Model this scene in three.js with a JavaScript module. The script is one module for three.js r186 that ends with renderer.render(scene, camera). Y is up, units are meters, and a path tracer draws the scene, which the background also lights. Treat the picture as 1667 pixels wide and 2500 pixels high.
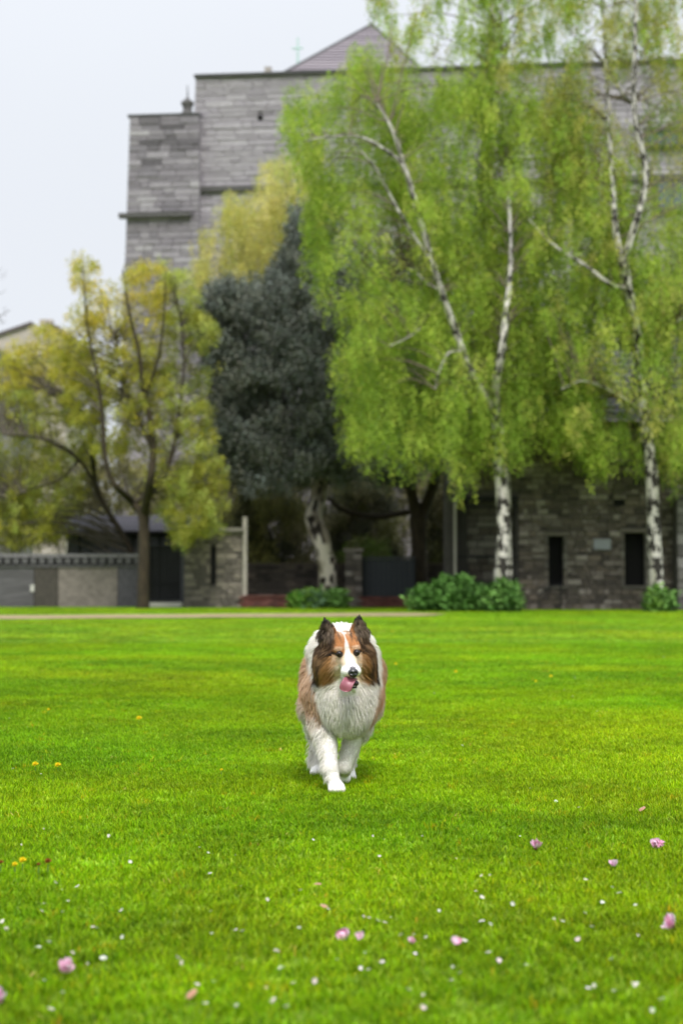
import * as THREE from 'three';
import { mergeGeometries } from 'three/addons/utils/BufferGeometryUtils.js';

// ---------------------------------------------------------------- camera, sky, sun, exposure
const scene = new THREE.Scene();
const FPX = 4200, CX = 833.5, CY = 1250, EYE = 0.8;           // focal length and centre in photograph pixels, eye height in metres
const PITCH = Math.atan(170 / FPX);
const camera = new THREE.PerspectiveCamera(2 * Math.atan(1250 / FPX) * 180 / Math.PI, 682 / 1024, 0.1, 600);
camera.position.set(0, EYE, 0);
camera.rotation.x = PITCH;
camera.focus = 6.5;
camera.userData.fStop = 3.0;
const renderer = new THREE.WebGLRenderer({ antialias: true });
renderer.setSize(682, 1024);
renderer.toneMapping = THREE.LinearToneMapping;
renderer.toneMappingExposure = 2.0;
renderer.shadowMap.enabled = true;

function mulberry(a) {
  return () => { a |= 0; a = a + 0x6D2B79F5 | 0; let t = Math.imul(a ^ a >>> 15, 1 | a); t = t + Math.imul(t ^ t >>> 7, 61 | t) ^ t; return ((t ^ t >>> 14) >>> 0) / 4294967296; };
}
function hash3(x, y, z) {
  let h = Math.imul(x, 374761393) + Math.imul(y, 668265263) + Math.imul(z, 2147483647 ^ 0x5bd1e995) | 0;
  h = Math.imul(h ^ h >>> 13, 1274126177); h ^= h >>> 16;
  return (h >>> 0) / 4294967296;
}
function noise(x, y, z) {                                        // value noise, 0..1
  const xi = Math.floor(x), yi = Math.floor(y), zi = Math.floor(z);
  let u = x - xi, v = y - yi, w = z - zi; u = u * u * (3 - 2 * u); v = v * v * (3 - 2 * v); w = w * w * (3 - 2 * w);
  const L = (a, b, t) => a + (b - a) * t;
  return L(L(L(hash3(xi, yi, zi), hash3(xi + 1, yi, zi), u), L(hash3(xi, yi + 1, zi), hash3(xi + 1, yi + 1, zi), u), v),
    L(L(hash3(xi, yi, zi + 1), hash3(xi + 1, yi, zi + 1), u), L(hash3(xi, yi + 1, zi + 1), hash3(xi + 1, yi + 1, zi + 1), u), v), w);
}
function fbm(x, y, z, o = 3) { let s = 0, a = 0.5, n = 0; for (let i = 0; i < o; i++) { s += a * noise(x, y, z); n += a; a *= 0.5; x = x * 2.03 + 7.1; y = y * 2.03 + 3.7; z = z * 2.03 + 1.3; } return s / n; }
const clamp = (x, a = 0, b = 1) => Math.min(b, Math.max(a, x));
const smooth = (a, b, x) => { const t = clamp((x - a) / (b - a)); return t * t * (3 - 2 * t); };
const mix = (a, b, t) => a + (b - a) * t;
const mixC = (a, b, t) => [mix(a[0], b[0], t), mix(a[1], b[1], t), mix(a[2], b[2], t)];
const V = (x, y, z) => new THREE.Vector3(x, y, z);
const s2l = (c) => c <= 0.04045 ? c / 12.92 : ((c + 0.055) / 1.055) ** 2.4;
const srgb = (r, g, b) => [s2l(r / 255), s2l(g / 255), s2l(b / 255)];

// even overcast sky, a little brighter towards the zenith, soft cloud texture
{
  const w = 512, h = 256, d = new Float32Array(w * h * 4);
  for (let y = 0; y < h; y++) for (let x = 0; x < w; x++) {
    const el = ((y + 0.5) / h - 0.5) * Math.PI, az = x / w * 2 * Math.PI, s = Math.sin(Math.max(el, 0)), ce = Math.cos(el);
    const n = fbm(Math.cos(az) * ce * 2.2 + 9, s * 5 + 3, Math.sin(az) * ce * 2.2 + 5, 4) - 0.5;
    const L = 0.425 * (1 + 2.4 * s * s * s) * (1 + 0.10 * n), o = (y * w + x) * 4;
    d[o] = L * 0.955; d[o + 1] = L * 1.0; d[o + 2] = L * 1.075; d[o + 3] = 1;
  }
  const t = new THREE.DataTexture(d, w, h, THREE.RGBAFormat, THREE.FloatType);
  t.mapping = THREE.EquirectangularReflectionMapping; t.magFilter = t.minFilter = THREE.LinearFilter; t.needsUpdate = true;
  scene.background = t; scene.environment = t;
}
const sun = new THREE.DirectionalLight(new THREE.Color(1, 0.965, 0.9), 1.5);
sun.position.set(3, 30, 15); sun.target.position.set(0, 0, -8);
sun.castShadow = true; sun.shadow.radius = 30; sun.shadow.mapSize.set(2048, 2048);
Object.assign(sun.shadow.camera, { left: -45, right: 45, top: 60, bottom: -60, near: 1, far: 160 });
sun.name = 'sun'; scene.add(sun, sun.target);

// ---------------------------------------------------------------- helpers
// a point of the place from its place in the photograph and its distance in front of the camera
function P(px, py, dist) {
  const a = (px - CX) / FPX, b = -(py - CY) / FPX, c = Math.cos(PITCH), s = Math.sin(PITCH);
  const y = b * c + s, z = b * s - c, k = dist / -z;
  return V(a * k, EYE + y * k, -dist);
}
const GX = (px, dist) => P(px, 1450, dist).x;
const HY = (py, dist) => P(CX, py, dist).y;
const taken = {};
function numbered(n) { if (!(n in taken)) { taken[n] = 0; return n; } taken[n]++; return n + '_' + String(taken[n]).padStart(3, '0'); }
function shade(o) { o.traverse((c) => { if (c.isMesh) { c.castShadow = true; c.receiveShadow = true; } }); return o; }
function tag(o, label, category, group, kind) { o.userData.label = label; o.userData.category = category; if (group) o.userData.group = group; if (kind) o.userData.kind = kind; return o; }
function thing(name, label, category, x = 0, y = 0, z = 0, group) { const g = new THREE.Group(); g.name = numbered(name); g.position.set(x, y, z); tag(g, label, category, group); scene.add(g); return g; }
function part(name, geo, mat, parent) { const m = new THREE.Mesh(geo, mat); m.name = name; m.castShadow = m.receiveShadow = true; parent.add(m); return m; }
function struct(name, geo, mat) { const m = part(name, geo, mat, scene); m.name = numbered(name); m.userData.kind = 'structure'; return m; }
const std = (c, rough = 0.9, extra = {}) => new THREE.MeshStandardMaterial({ color: new THREE.Color().setRGB(...c), roughness: rough, ...extra });
const boxGeo = (w, h, d, x = 0, y = 0, z = 0) => new THREE.BoxGeometry(w, h, d).translate(x, y, z);
function dataTex(w, h, f, srgbSpace = true, rep) {
  const d = new Uint8Array(w * h * 4);
  for (let y = 0; y < h; y++) for (let x = 0; x < w; x++) { const c = f(x / w, y / h, x, y), o = (y * w + x) * 4; for (let k = 0; k < 3; k++) d[o + k] = clamp(Math.round(c[k] * 255), 0, 255); d[o + 3] = 255; }
  const t = new THREE.DataTexture(d, w, h); t.wrapS = t.wrapT = THREE.RepeatWrapping; t.magFilter = THREE.LinearFilter; t.minFilter = THREE.LinearMipmapLinearFilter; t.generateMipmaps = true;
  if (srgbSpace) t.colorSpace = THREE.SRGBColorSpace; if (rep) t.repeat.set(...rep); t.needsUpdate = true; return t;
}
// noise that repeats over the unit square
function tileNoise(u, v, f, seed = 0) { const a = u * Math.PI * 2, b = v * Math.PI * 2, r = f / (Math.PI * 2); return fbm(Math.cos(a) * r + seed, Math.sin(a) * r + Math.cos(b) * r + seed * 1.7, Math.sin(b) * r - seed, 3); }
// tapered tube along points with a radius at each
function tube(points, radii, sides = 8, per = 4, wob = 0, seed = 1, vscale = 1) {
  const curve = new THREE.CatmullRomCurve3(points, false, 'centripetal'), n = (points.length - 1) * per, fr = curve.computeFrenetFrames(n, false);
  const pos = [], nor = [], uv = [], idx = []; let len = 0, last = null;
  for (let i = 0; i <= n; i++) {
    const t = i / n, c = curve.getPoint(t), k = Math.min(t * (points.length - 1), points.length - 1.0001), j = Math.floor(k), r = mix(radii[j], radii[j + 1], k - j);
    const f = fr; if (last) len += c.distanceTo(last); last = c;
    for (let s = 0; s <= sides; s++) {
      const a = s / sides * Math.PI * 2, ca = Math.cos(a), sa = Math.sin(a), nx = V(0, 0, 0).addScaledVector(f.normals[i], ca).addScaledVector(f.binormals[i], sa);
      const rr = r * (1 + wob * (noise(ca * 1.5 + seed * 9, sa * 1.5 + len * 2.2, seed + len) * 2 - 1));
      pos.push(c.x + nx.x * rr, c.y + nx.y * rr, c.z + nx.z * rr); nor.push(nx.x, nx.y, nx.z); uv.push(s / sides, len * vscale);
    }
  }
  for (let i = 0; i < n; i++) for (let s = 0; s < sides; s++) { const a = i * (sides + 1) + s, b = a + sides + 1; idx.push(a, a + 1, b, b, a + 1, b + 1); }
  // caps
  const c0 = pos.length / 3; pos.push(points[0].x, points[0].y, points[0].z); nor.push(0, -1, 0); uv.push(0, 0);
  for (let s = 0; s < sides; s++) idx.push(c0, s + 1, s);
  const c1 = pos.length / 3, e = points[points.length - 1]; pos.push(e.x, e.y, e.z); nor.push(0, 1, 0); uv.push(0, len * vscale);
  const b = n * (sides + 1); for (let s = 0; s < sides; s++) idx.push(c1, b + s, b + s + 1);
  const g = new THREE.BufferGeometry(); g.setAttribute('position', new THREE.Float32BufferAttribute(pos, 3)); g.setAttribute('normal', new THREE.Float32BufferAttribute(nor, 3)); g.setAttribute('uv', new THREE.Float32BufferAttribute(uv, 2)); g.setIndex(idx);
  return g;
}

// ---------------------------------------------------------------- ground, path
const lawnTex = dataTex(512, 512, (u, v) => { const a = tileNoise(u, v, 9, 3), b = tileNoise(u, v, 60, 8), k = 0.75 + 0.5 * (0.5 * a + 0.5 * b); return [0.36 * k + 0.04 * a, 0.47 * k, 0.03]; });
{
  const g = new THREE.PlaneGeometry(500, 500, 1, 1).rotateX(-Math.PI / 2), uv = g.attributes.uv; for (let i = 0; i < uv.count; i++) uv.setXY(i, uv.getX(i) * 120, uv.getY(i) * 120);
  struct('lawn', g, new THREE.MeshStandardMaterial({ map: lawnTex, roughness: 1 }));
}
const gravelTex = dataTex(256, 256, (u, v) => { const a = tileNoise(u, v, 30, 5), b = tileNoise(u, v, 5, 2), k = 0.82 + 0.3 * a - 0.1 * b; return [0.60 * k, 0.53 * k, 0.39 * k]; });
{
  const pts = []; const near = (px) => mix(37.2, 40.4, (px + 300) / 1360), L = [];
  for (let i = 0; i <= 24; i++) { const px = -420 + i / 24 * (1090 + 420), d = mix(36.6, 41.6, (px + 420) / 1510) + 0.15 * Math.sin(i * 1.3); const w = 3.9 * smooth(1090, 1010, px) + 0.05; L.push([GX(px, d), d - w / 2, d + w / 2]); }
  const pos = [], uv = [], idx = [];
  L.forEach(([x, a, b], i) => { pos.push(x, 0.02, -a, x, 0.02, -b); uv.push(x, a, x, b); if (i) { const k = i * 2; idx.push(k - 2, k, k - 1, k, k + 1, k - 1); } });
  const g = new THREE.BufferGeometry(); g.setAttribute('position', new THREE.Float32BufferAttribute(pos, 3)); g.setAttribute('uv', new THREE.Float32BufferAttribute(uv, 2)); g.setIndex(idx); g.computeVertexNormals();
  struct('path', g, new THREE.MeshStandardMaterial({ map: gravelTex, roughness: 1 }));
}

// ---------------------------------------------------------------- stonework
const grainTex = dataTex(256, 256, (u, v) => { const k = 0.62 + 0.30 * tileNoise(u, v, 14, 1) + 0.28 * tileNoise(u, v, 50, 4); return [k, k, k]; });
const bumpTex = dataTex(256, 256, (u, v) => { const k = 0.5 * tileNoise(u, v, 20, 6) + 0.5 * tileNoise(u, v, 60, 9); return [k, k, k]; }, false);
function stoneMat(c) { return new THREE.MeshStandardMaterial({ color: new THREE.Color().setRGB(...c), map: grainTex, bumpMap: bumpTex, bumpScale: 0.02, roughness: 0.93 }); }
const fillMat = new THREE.MeshStandardMaterial({ vertexColors: true, map: grainTex, bumpMap: bumpTex, bumpScale: 0.02, roughness: 0.93 });
const stoneGeos = [];
{ // four rough-edged blocks, back at z = -1, face at z = 0
  const r = mulberry(77);
  for (let k = 0; k < 4; k++) {
    const j = (s) => (r() - 0.5) * s, back = [], mid = [], front = [];
    for (const [x, y] of [[-1, -1], [1, -1], [1, 1], [-1, 1]]) { const dx = j(0.03), dy = j(0.05); back.push([x * 0.5, y * 0.5, -1]); mid.push([x * 0.5 + Math.min(0, dx * x) * x, y * 0.5 + Math.min(0, dy * y) * y, -0.3 + j(0.1)]); front.push([x * (0.465 + j(0.03)), y * (0.44 + j(0.06)), -0.02 + j(0.12)]); }
    const pos = [], uv = [], q = (a, b, c, d) => { for (const p of [a, b, c, a, c, d]) { pos.push(...p); uv.push(p[0] + 0.5 + p[2] * 0.2 + k * 0.23, p[1] + 0.5 + p[2] * 0.2); } };
    for (let i = 0; i < 4; i++) { const n = (i + 1) % 4; q(back[i], back[n], mid[n], mid[i]); q(mid[i], mid[n], front[n], front[i]); }
    q(...front);
    const g = new THREE.BufferGeometry(); g.setAttribute('position', new THREE.Float32BufferAttribute(pos, 3)); g.setAttribute('uv', new THREE.Float32BufferAttribute(uv, 2)); g.computeVertexNormals(); stoneGeos.push(g);
  }
}
// courses of stones over the rectangle x0..x1 (may lean with height), y0..y1 of the plane z = face; holes are left open
function stones(parent, o) {
  const r = mulberry(o.seed), list = []; let y = o.y0;
  while (y < o.y1 - 0.02) {
    let h = mix(o.h[0], o.h[1], r()); if (y + h > o.y1 - o.h[0] * 0.6) h = o.y1 - y;
    const xa = typeof o.x0 === 'function' ? o.x0(y + h / 2) : o.x0, xb = typeof o.x1 === 'function' ? o.x1(y + h / 2) : o.x1;
    let spans = [[xa, xb]];
    for (const [hx0, hx1, hy0, hy1] of o.holes ?? []) if (y + h > hy0 + 0.02 && y < hy1 - 0.02) spans = spans.flatMap(([a, b]) => hx1 <= a || hx0 >= b ? [[a, b]] : [[a, hx0], [hx1, b]].filter(([p, q]) => q - p > 0.05));
    for (const [a, b] of spans) {
      let x = a; while (x < b - 0.01) {
        let w = mix(o.w[0], o.w[1], r() ** 1.3); if (x + w > b - o.w[0] * 0.6) w = b - x;
        const sh = o.split && r() < o.split ? [h * 0.5, h * 0.5] : [h]; let yy = y;
        for (const hh of sh) { list.push({ x: x + w / 2, y: yy + hh / 2, w: w - o.gap, h: hh - o.gap, g: Math.floor(r() * 4), t: r(), d: o.depth * (0.8 + 0.5 * r()) }); yy += hh; }
        x += w;
      }
    }
    y += h;
  }
  const see = o.see ?? (() => true), fill = []; let shown = list.filter((s) => see(s.x, s.y));
  const max = o.max ?? 300; if (shown.length > max) { shown.sort((a, b) => b.w * b.h - a.w * a.h); shown = shown.slice(0, max); }
  const set = new Set(shown);
  for (const s of list) {
    const k = o.tone(s.x, s.y, s.t), zf = o.z + (s.d - o.depth);
    if (set.has(s)) {
      const m = part(o.name ?? 'stone', stoneGeos[s.g], o.mats[Math.min(o.mats.length - 1, Math.floor(k * o.mats.length))], parent);
      m.position.set(s.x, s.y, zf + 0.02); m.scale.set(s.w, s.h, s.d + 0.02);
    } else {
      const g = stoneGeos[s.g].clone().scale(s.w, s.h, s.d + 0.02).translate(s.x, s.y, zf + 0.02), c = o.mats[Math.min(o.mats.length - 1, Math.floor(k * o.mats.length))].color, n = g.attributes.position.count, col = new Float32Array(n * 3);
      for (let i = 0; i < n; i++) col.set([c.r, c.g, c.b], i * 3);
      g.setAttribute('color', new THREE.BufferAttribute(col, 3)); fill.push(g);
    }
  }
  if (fill.length) { const m = part((o.name ?? 'stone') + 'work', mergeGeometries(fill), fillMat, parent); m.userData.kind = 'stuff'; }
}
const greyStone = [[0.307, 0.280, 0.314], [0.359, 0.331, 0.367], [0.397, 0.367, 0.406], [0.431, 0.401, 0.438], [0.469, 0.438, 0.475], [0.573, 0.541, 0.570]].map(stoneMat);
const darkGrey = [[0.170, 0.156, 0.174], [0.244, 0.226, 0.252], [0.280, 0.256, 0.287], [0.312, 0.288, 0.318], [0.353, 0.327, 0.359], [0.427, 0.403, 0.429]].map(stoneMat);
const rubble = [[0.088, 0.074, 0.066], [0.128, 0.108, 0.093], [0.167, 0.139, 0.118], [0.209, 0.171, 0.140], [0.263, 0.226, 0.202], [0.350, 0.311, 0.278]].map(stoneMat);
const mortar = stoneMat([0.31, 0.278, 0.32]), mortarDark = stoneMat([0.085, 0.076, 0.07]);
const paleStone = stoneMat([0.42, 0.39, 0.35]), capStone = stoneMat([0.12, 0.115, 0.115]), lead = std([0.06, 0.06, 0.062], 0.8);
const black = std([0.0025, 0.0022, 0.0025], 0.95), iron = std([0.008, 0.008, 0.009], 0.8);

// ---------------------------------------------------------------- church behind the trees
{
  const D = 75, c = P(478, 190, D), ch = thing('stone_church', 'tall grey stone church with a hipped slate roof rising behind the trees', 'church', c.x, 0, -D);
  ch.rotation.y = -0.11;
  const H = c.y, W = 24, lean = (y) => -0.045 * (H - y), tTop = HY(281, D - 0.5), tL = (y) => -2.83 - 0.03 * (tTop - y), courseT = HY(530, D), courseM = HY(463, D);
  // core walls, set back behind the stones
  const core = (x0, x1, y0, y1, z0, z1, lw) => { const g = boxGeo(1, 1, 1, 0.5, 0.5, 0.5), p = g.attributes.position; for (let i = 0; i < p.count; i++) { const yy = mix(y0, y1, p.getY(i)); p.setXYZ(i, p.getX(i) < 0.5 ? x0 + lw(yy) : x1, yy, mix(z0, z1, p.getZ(i))); } g.computeVertexNormals(); return g; };
  part('wall', core(0.03, W, 0, H - 0.02, -12, -0.05, lean), mortar, ch);
  const tw = part('stair_turret', core(0.03, 0.25, 0, tTop - 0.02, -6, 0.45, tL), mortar, ch);
  const band = (y) => fbm(3.1, y * 1.9, 0.5, 2);
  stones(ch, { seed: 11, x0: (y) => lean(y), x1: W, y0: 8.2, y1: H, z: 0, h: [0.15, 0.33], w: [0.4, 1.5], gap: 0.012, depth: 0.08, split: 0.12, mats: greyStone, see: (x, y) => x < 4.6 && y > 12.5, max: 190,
    holes: [[2.78, 2.98, HY(292, D) - 0.1, HY(292, D) + 0.12]],
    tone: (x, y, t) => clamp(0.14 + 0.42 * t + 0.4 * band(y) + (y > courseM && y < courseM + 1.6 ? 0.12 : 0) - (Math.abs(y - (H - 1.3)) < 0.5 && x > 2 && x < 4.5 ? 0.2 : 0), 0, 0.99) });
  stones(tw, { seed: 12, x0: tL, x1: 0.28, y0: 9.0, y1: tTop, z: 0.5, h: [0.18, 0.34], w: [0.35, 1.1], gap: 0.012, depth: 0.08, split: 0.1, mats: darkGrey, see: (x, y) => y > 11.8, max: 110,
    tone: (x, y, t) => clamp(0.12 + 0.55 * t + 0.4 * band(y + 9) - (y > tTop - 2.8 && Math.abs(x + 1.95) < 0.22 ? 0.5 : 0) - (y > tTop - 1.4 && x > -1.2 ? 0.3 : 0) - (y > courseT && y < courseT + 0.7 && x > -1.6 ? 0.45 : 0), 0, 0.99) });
  part('putlog_hole', boxGeo(0.2, 0.22, 0.1, 2.88, HY(292, D) + 0.01, -0.045), black, ch);
  // string courses and parapet copings
  part('string_course', boxGeo(3.2, 0.2, 0.35, -1.5 - 0.16, courseT, 0.56), capStone, tw);
  part('string_course', boxGeo(W + 0.35, 0.22, 0.22, W / 2 - 0.4, courseM, 0.06), capStone, ch);
  part('coping', boxGeo(3.2, 0.1, 6.5, -1.32, tTop + 0.05, -2.7), lead, tw);
  part('coping', boxGeo(W + 0.1, 0.12, 1.1, W / 2, H + 0.06, -0.4), lead, ch);
  // stone finial on the turret
  const fx = -0.38, fy = tTop + 0.1, prof = [[0.001, 0], [0.42, 0], [0.42, 0.16], [0.30, 0.22], [0.24, 0.36], [0.26, 0.55], [0.34, 0.66], [0.34, 0.80], [0.2, 0.88], [0.09, 1.02], [0.001, 1.06]].map(([a, b]) => new THREE.Vector2(a, b));
  const fin = part('finial', new THREE.LatheGeometry(prof, 14), capStone, tw); fin.position.set(fx, fy, -0.1); fin.scale.setScalar(0.82);
  part('spike', new THREE.CylinderGeometry(0.02, 0.045, 0.7, 6).translate(0, 1.38, 0), lead, fin);
  // hipped roof of slates
  const slate = [[0.19, 0.165, 0.185], [0.215, 0.188, 0.208], [0.24, 0.21, 0.23]].map((k) => std(k, 0.75, { bumpMap: bumpTex, bumpScale: 0.01 }));
  const roof = new THREE.Group(); roof.name = 'roof'; ch.add(roof);
  const e0 = P(600, 182, D + 2), pk = P(908, 60, D + 10), e1 = P(1085, 150, D + 2); const L = (p) => ch.worldToLocal(p.clone()); ch.updateMatrixWorld(true);
  const A = L(e0), B = L(pk), C = L(e1); A.y = H - 0.3; C.y = H - 0.3; A.x -= 0.3; C.x += 0.3; const back0 = V(A.x, H - 0.3, A.z - 16), back1 = V(C.x, H - 0.3, C.z - 16);
  // each visible slope is laid in rows of slates that overlap like steps
  const slope = (a, b, top, rows, seed) => { const r = mulberry(seed); for (let i = 0; i < rows; i++) { const t0 = i / rows, t1 = (i + 1) / rows, p0 = a.clone().lerp(top, t0), p1 = b.clone().lerp(top, t0), q0 = a.clone().lerp(top, t1), q1 = b.clone().lerp(top, t1), n = V(0, 0, 0).crossVectors(b.clone().sub(a), top.clone().sub(a)).normalize(); if (n.y < 0) n.negate(); const lift = n.multiplyScalar(0.05);
    const g = new THREE.BufferGeometry(), P0 = p0.clone().add(lift), P1 = p1.clone().add(lift); g.setAttribute('position', new THREE.Float32BufferAttribute([p0, p1, P1, p0, P1, P0, P0, P1, q1, P0, q1, q0].flatMap((k) => [k.x, k.y, k.z]), 3)); g.setAttribute('uv', new THREE.Float32BufferAttribute([0, 0, 9, 0, 9, .1, 0, 0, 9, .1, 0, .1, 0, .1, 9, .1, 9, 1, 0, .1, 9, 1, 0, 1], 2)); g.computeVertexNormals(); part('slate_row', g, slate[Math.floor(r() * 3)], roof); } };
  slope(A, C, B, 26, 5); slope(C, back1, B, 12, 6); slope(back0, A, B, 12, 7);
  part('hip_ridge', tube([A, A.clone().lerp(B, 0.5), B], [0.09, 0.09, 0.09], 6, 2), lead, roof);
  part('hip_ridge', tube([C, C.clone().lerp(B, 0.5), B], [0.09, 0.09, 0.09], 6, 2), lead, roof);
  const vent = L(P(655, 170, D + 2.5)); part('roof_vent', boxGeo(0.3, 0.4, 0.3, vent.x, vent.y - 0.1, vent.z), paleStone, roof);
  // green copper cross beyond the roof slope
  const copper = std([0.42, 0.60, 0.55], 0.7), cr = L(P(727, 135, D + 9));
  const cross = new THREE.Group(); cross.name = 'copper_cross'; cross.position.copy(cr); ch.add(cross);
  part('cross_shaft', new THREE.CylinderGeometry(0.04, 0.07, 1.9, 8).translate(0, -0.05, 0), copper, cross); part('cross_arm', boxGeo(0.55, 0.08, 0.08, -0.02, 0.35, 0), copper, cross); part('cross_foot', new THREE.ConeGeometry(0.28, 0.7, 8).translate(0, -1.0, 0), copper, cross);
  // tall windows of the side wall, half hidden by the birches
  const glass = new THREE.MeshPhysicalMaterial({ color: new THREE.Color().setRGB(0.10, 0.125, 0.17), roughness: 0.12, metalness: 0 });
  for (const [px, y0, y1, w] of [[1642, 505, 435, 1.2], [1622, 348, 318, 1.3], [1400, 505, 435, 1.2]]) {
    const dd = 72.5, a = L(P(px, y0, dd)), b = L(P(px, y1, dd)), win = new THREE.Group(); win.name = 'window'; win.position.set(a.x, a.y, 0.06); ch.add(win); const h = b.y - a.y;
    part('pane', boxGeo(w, h, 0.04, 0, h / 2, 0), glass, win);
    for (const s of [-1, 1]) part('jamb', boxGeo(0.16, h + 0.3, 0.14, s * (w / 2 + 0.08), h / 2, 0.03), capStone, win);
    part('sill', boxGeo(w + 0.5, 0.16, 0.24, 0, -0.09, 0.06), capStone, win); part('lintel', boxGeo(w + 0.5, 0.2, 0.16, 0, h + 0.11, 0.04), capStone, win);
    part('mullion', boxGeo(0.08, h, 0.09, 0, h / 2, 0.02), capStone, win);
  }
}
// ---------------------------------------------------------------- pale house far behind on the left
{
  const D = 120, hs = thing('pale_house', 'pale rendered house gable showing above the yellow tree at left', 'house', GX(70, D), 0, -D);
  const wallM = std([0.52, 0.46, 0.42], 0.95, { map: grainTex }), rf = std([0.13, 0.11, 0.115], 0.9), top = HY(795, D), eave = HY(850, D), w = 4.6;
  const sh = new THREE.Shape([[-w, 0], [w * 0.55, 0], [w * 0.55, eave + 0.9], [w * 0.28, top], [0, top], [-w, eave]].map(([a, b]) => new THREE.Vector2(a, b)));
  part('wall', new THREE.ExtrudeGeometry(sh, { depth: 8, bevelEnabled: false }).translate(0, 0, -8), wallM, hs);
  const a = Math.atan2(top - eave, w), len = Math.hypot(top - eave, w); part('roof', boxGeo(len + 0.3, 0.22, 8.4, 0, 0, 0).rotateZ(a).translate(-w / 2, (top + eave) / 2 + 0.14, -4), rf, hs);
  const b = Math.atan2(eave + 0.9 - top, w * 0.27); part('roof', boxGeo(Math.hypot(w * 0.27, top - eave - 0.9) + 0.3, 0.22, 8.4).rotateZ(b).translate(w * 0.415, (top + eave + 0.9) / 2 + 0.14, -4), rf, hs);
  part('chimney', boxGeo(0.9, 1.1, 0.9, w * 0.14, top + 0.3, -3), wallM, hs);
  for (const x of [-2.4, -0.9]) part('window', boxGeo(0.7, 1.3, 0.1, x, eave - 1.4, 0.06), std([0.05, 0.055, 0.07], 0.2), hs);
}
{
  const D = 100, hs = thing('slate_roof_house', 'grey slate-roofed house at the left edge behind the yellow tree', 'house', GX(-60, D), 0, -D), h = HY(822, D);
  part('wall', boxGeo(4.2, h - 1.5, 7, 0, (h - 1.5) / 2, -3.5), std([0.2, 0.19, 0.2], 0.95, { map: grainTex }), hs);
  part('roof', new THREE.ExtrudeGeometry(new THREE.Shape([[-2.4, 0], [2.4, 0], [0.2, 1.6], [-0.2, 1.6]].map(([a, b]) => new THREE.Vector2(a, b))), { depth: 7.4, bevelEnabled: false }).translate(0, h - 1.5, -7.2), std([0.10, 0.095, 0.11], 0.8), hs);
}
// ---------------------------------------------------------------- low rendered wall on the left
{
  const D = 54, w = thing('garden_wall', 'low rendered wall in grey, brown and beige panels with a corbelled coping', 'wall', 0, 0, -D), X = (px) => GX(px, D), top = HY(1352, D);
  const mk = (c) => stoneMat(c), cols = [[-640, 84, [0.115, 0.11, 0.115]], [84, 142, [0.075, 0.066, 0.055]], [142, 288, [0.235, 0.205, 0.18]], [288, 362, [0.105, 0.10, 0.112]]];
  cols.forEach(([a, b, c], i) => part('panel', boxGeo(X(b) - X(a) - 0.02, top - 0.36, 0.4, (X(a) + X(b)) / 2, (top - 0.36) / 2, -0.2 + (i % 2) * 0.012), mk(c), w));
  part('wall_core', boxGeo(X(362) - X(-640), top - 0.1, 0.3, (X(362) + X(-640)) / 2, (top - 0.1) / 2, -0.3), mk([0.06, 0.055, 0.06]), w);
  const cop = mk([0.24, 0.23, 0.24]), cor = mk([0.15, 0.145, 0.15]), r = mulberry(31);
  for (let x = X(-640); x < X(350); x += 0.92) { const m = part('coping_stone', boxGeo(0.9, 0.12, 0.56, 0, 0, 0), cop, w); m.position.set(x + 0.45, top - 0.06 + (r() - 0.5) * 0.012, -0.2); }
  const cg = boxGeo(0.18, 0.17, 0.16, 0, 0, 0); for (let x = X(-640) + 0.1; x < X(362); x += 0.27) { const m = part('corbel', cg, cor, w); m.position.set(x, top - 0.225, 0.02 - 0.02 * r()); }
  part('string_course', boxGeo(X(362) - X(-640), 0.07, 0.5, (X(362) + X(-640)) / 2, top - 0.385, -0.2), cor, w);
  const n = thing('wall_notice', 'small white notice plate on the dark left wall', 'sign', X(80), HY(1436, D), -D + 0.03); part('plate', boxGeo(0.12, 0.22, 0.012), std([0.5, 0.49, 0.45], 0.6), n); part('rim', boxGeo(0.14, 0.24, 0.006, 0, 0, -0.008), iron, n);
}
{ // dark slate-roofed shed behind the low wall
  const D = 58, s = thing('slate_shed', 'low dark shed with a slate roof behind the left garden wall', 'shed', GX(318, D), 0, -D), w = GX(470, D) - GX(165, D), eave = HY(1300, D), ridge = HY(1258, D);
  part('wall', boxGeo(w, eave, 3.6, 0, eave / 2, -1.8), stoneMat([0.11, 0.11, 0.13]), s);
  const sm = [[0.065, 0.062, 0.078], [0.075, 0.072, 0.09], [0.088, 0.085, 0.102]].map((c) => std(c, 0.9)); const roof = new THREE.Group(); roof.name = 'roof'; s.add(roof); const r = mulberry(8), rise = ridge - eave, run = 1.9;
  for (let i = 0; i < 9; i++) { const t = (i + 0.5) / 9, m = part('slate_row', boxGeo(w + 0.3, 0.025, Math.hypot(rise, run) / 9 + 0.05), sm[Math.floor(r() * 3)], roof); m.position.set(0, eave + rise * t + 0.05, 0.15 - run * t); m.rotation.x = Math.atan2(rise, run) - 0.06; }
  part('fascia', boxGeo(w + 0.34, 0.16, 0.06, 0, eave - 0.04, 0.2), black, s); part('gutter', new THREE.CylinderGeometry(0.06, 0.06, w + 0.3, 8).rotateZ(Math.PI / 2).translate(0, eave - 0.02, 0.28), black, s);
  for (let k = 0; k < 5; k++) part('drainpipe', new THREE.CylinderGeometry(0.03, 0.03, eave, 6).translate(-w / 2 + 0.4 + k * 0.9, eave / 2, 0.06), iron, s);
}
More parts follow.
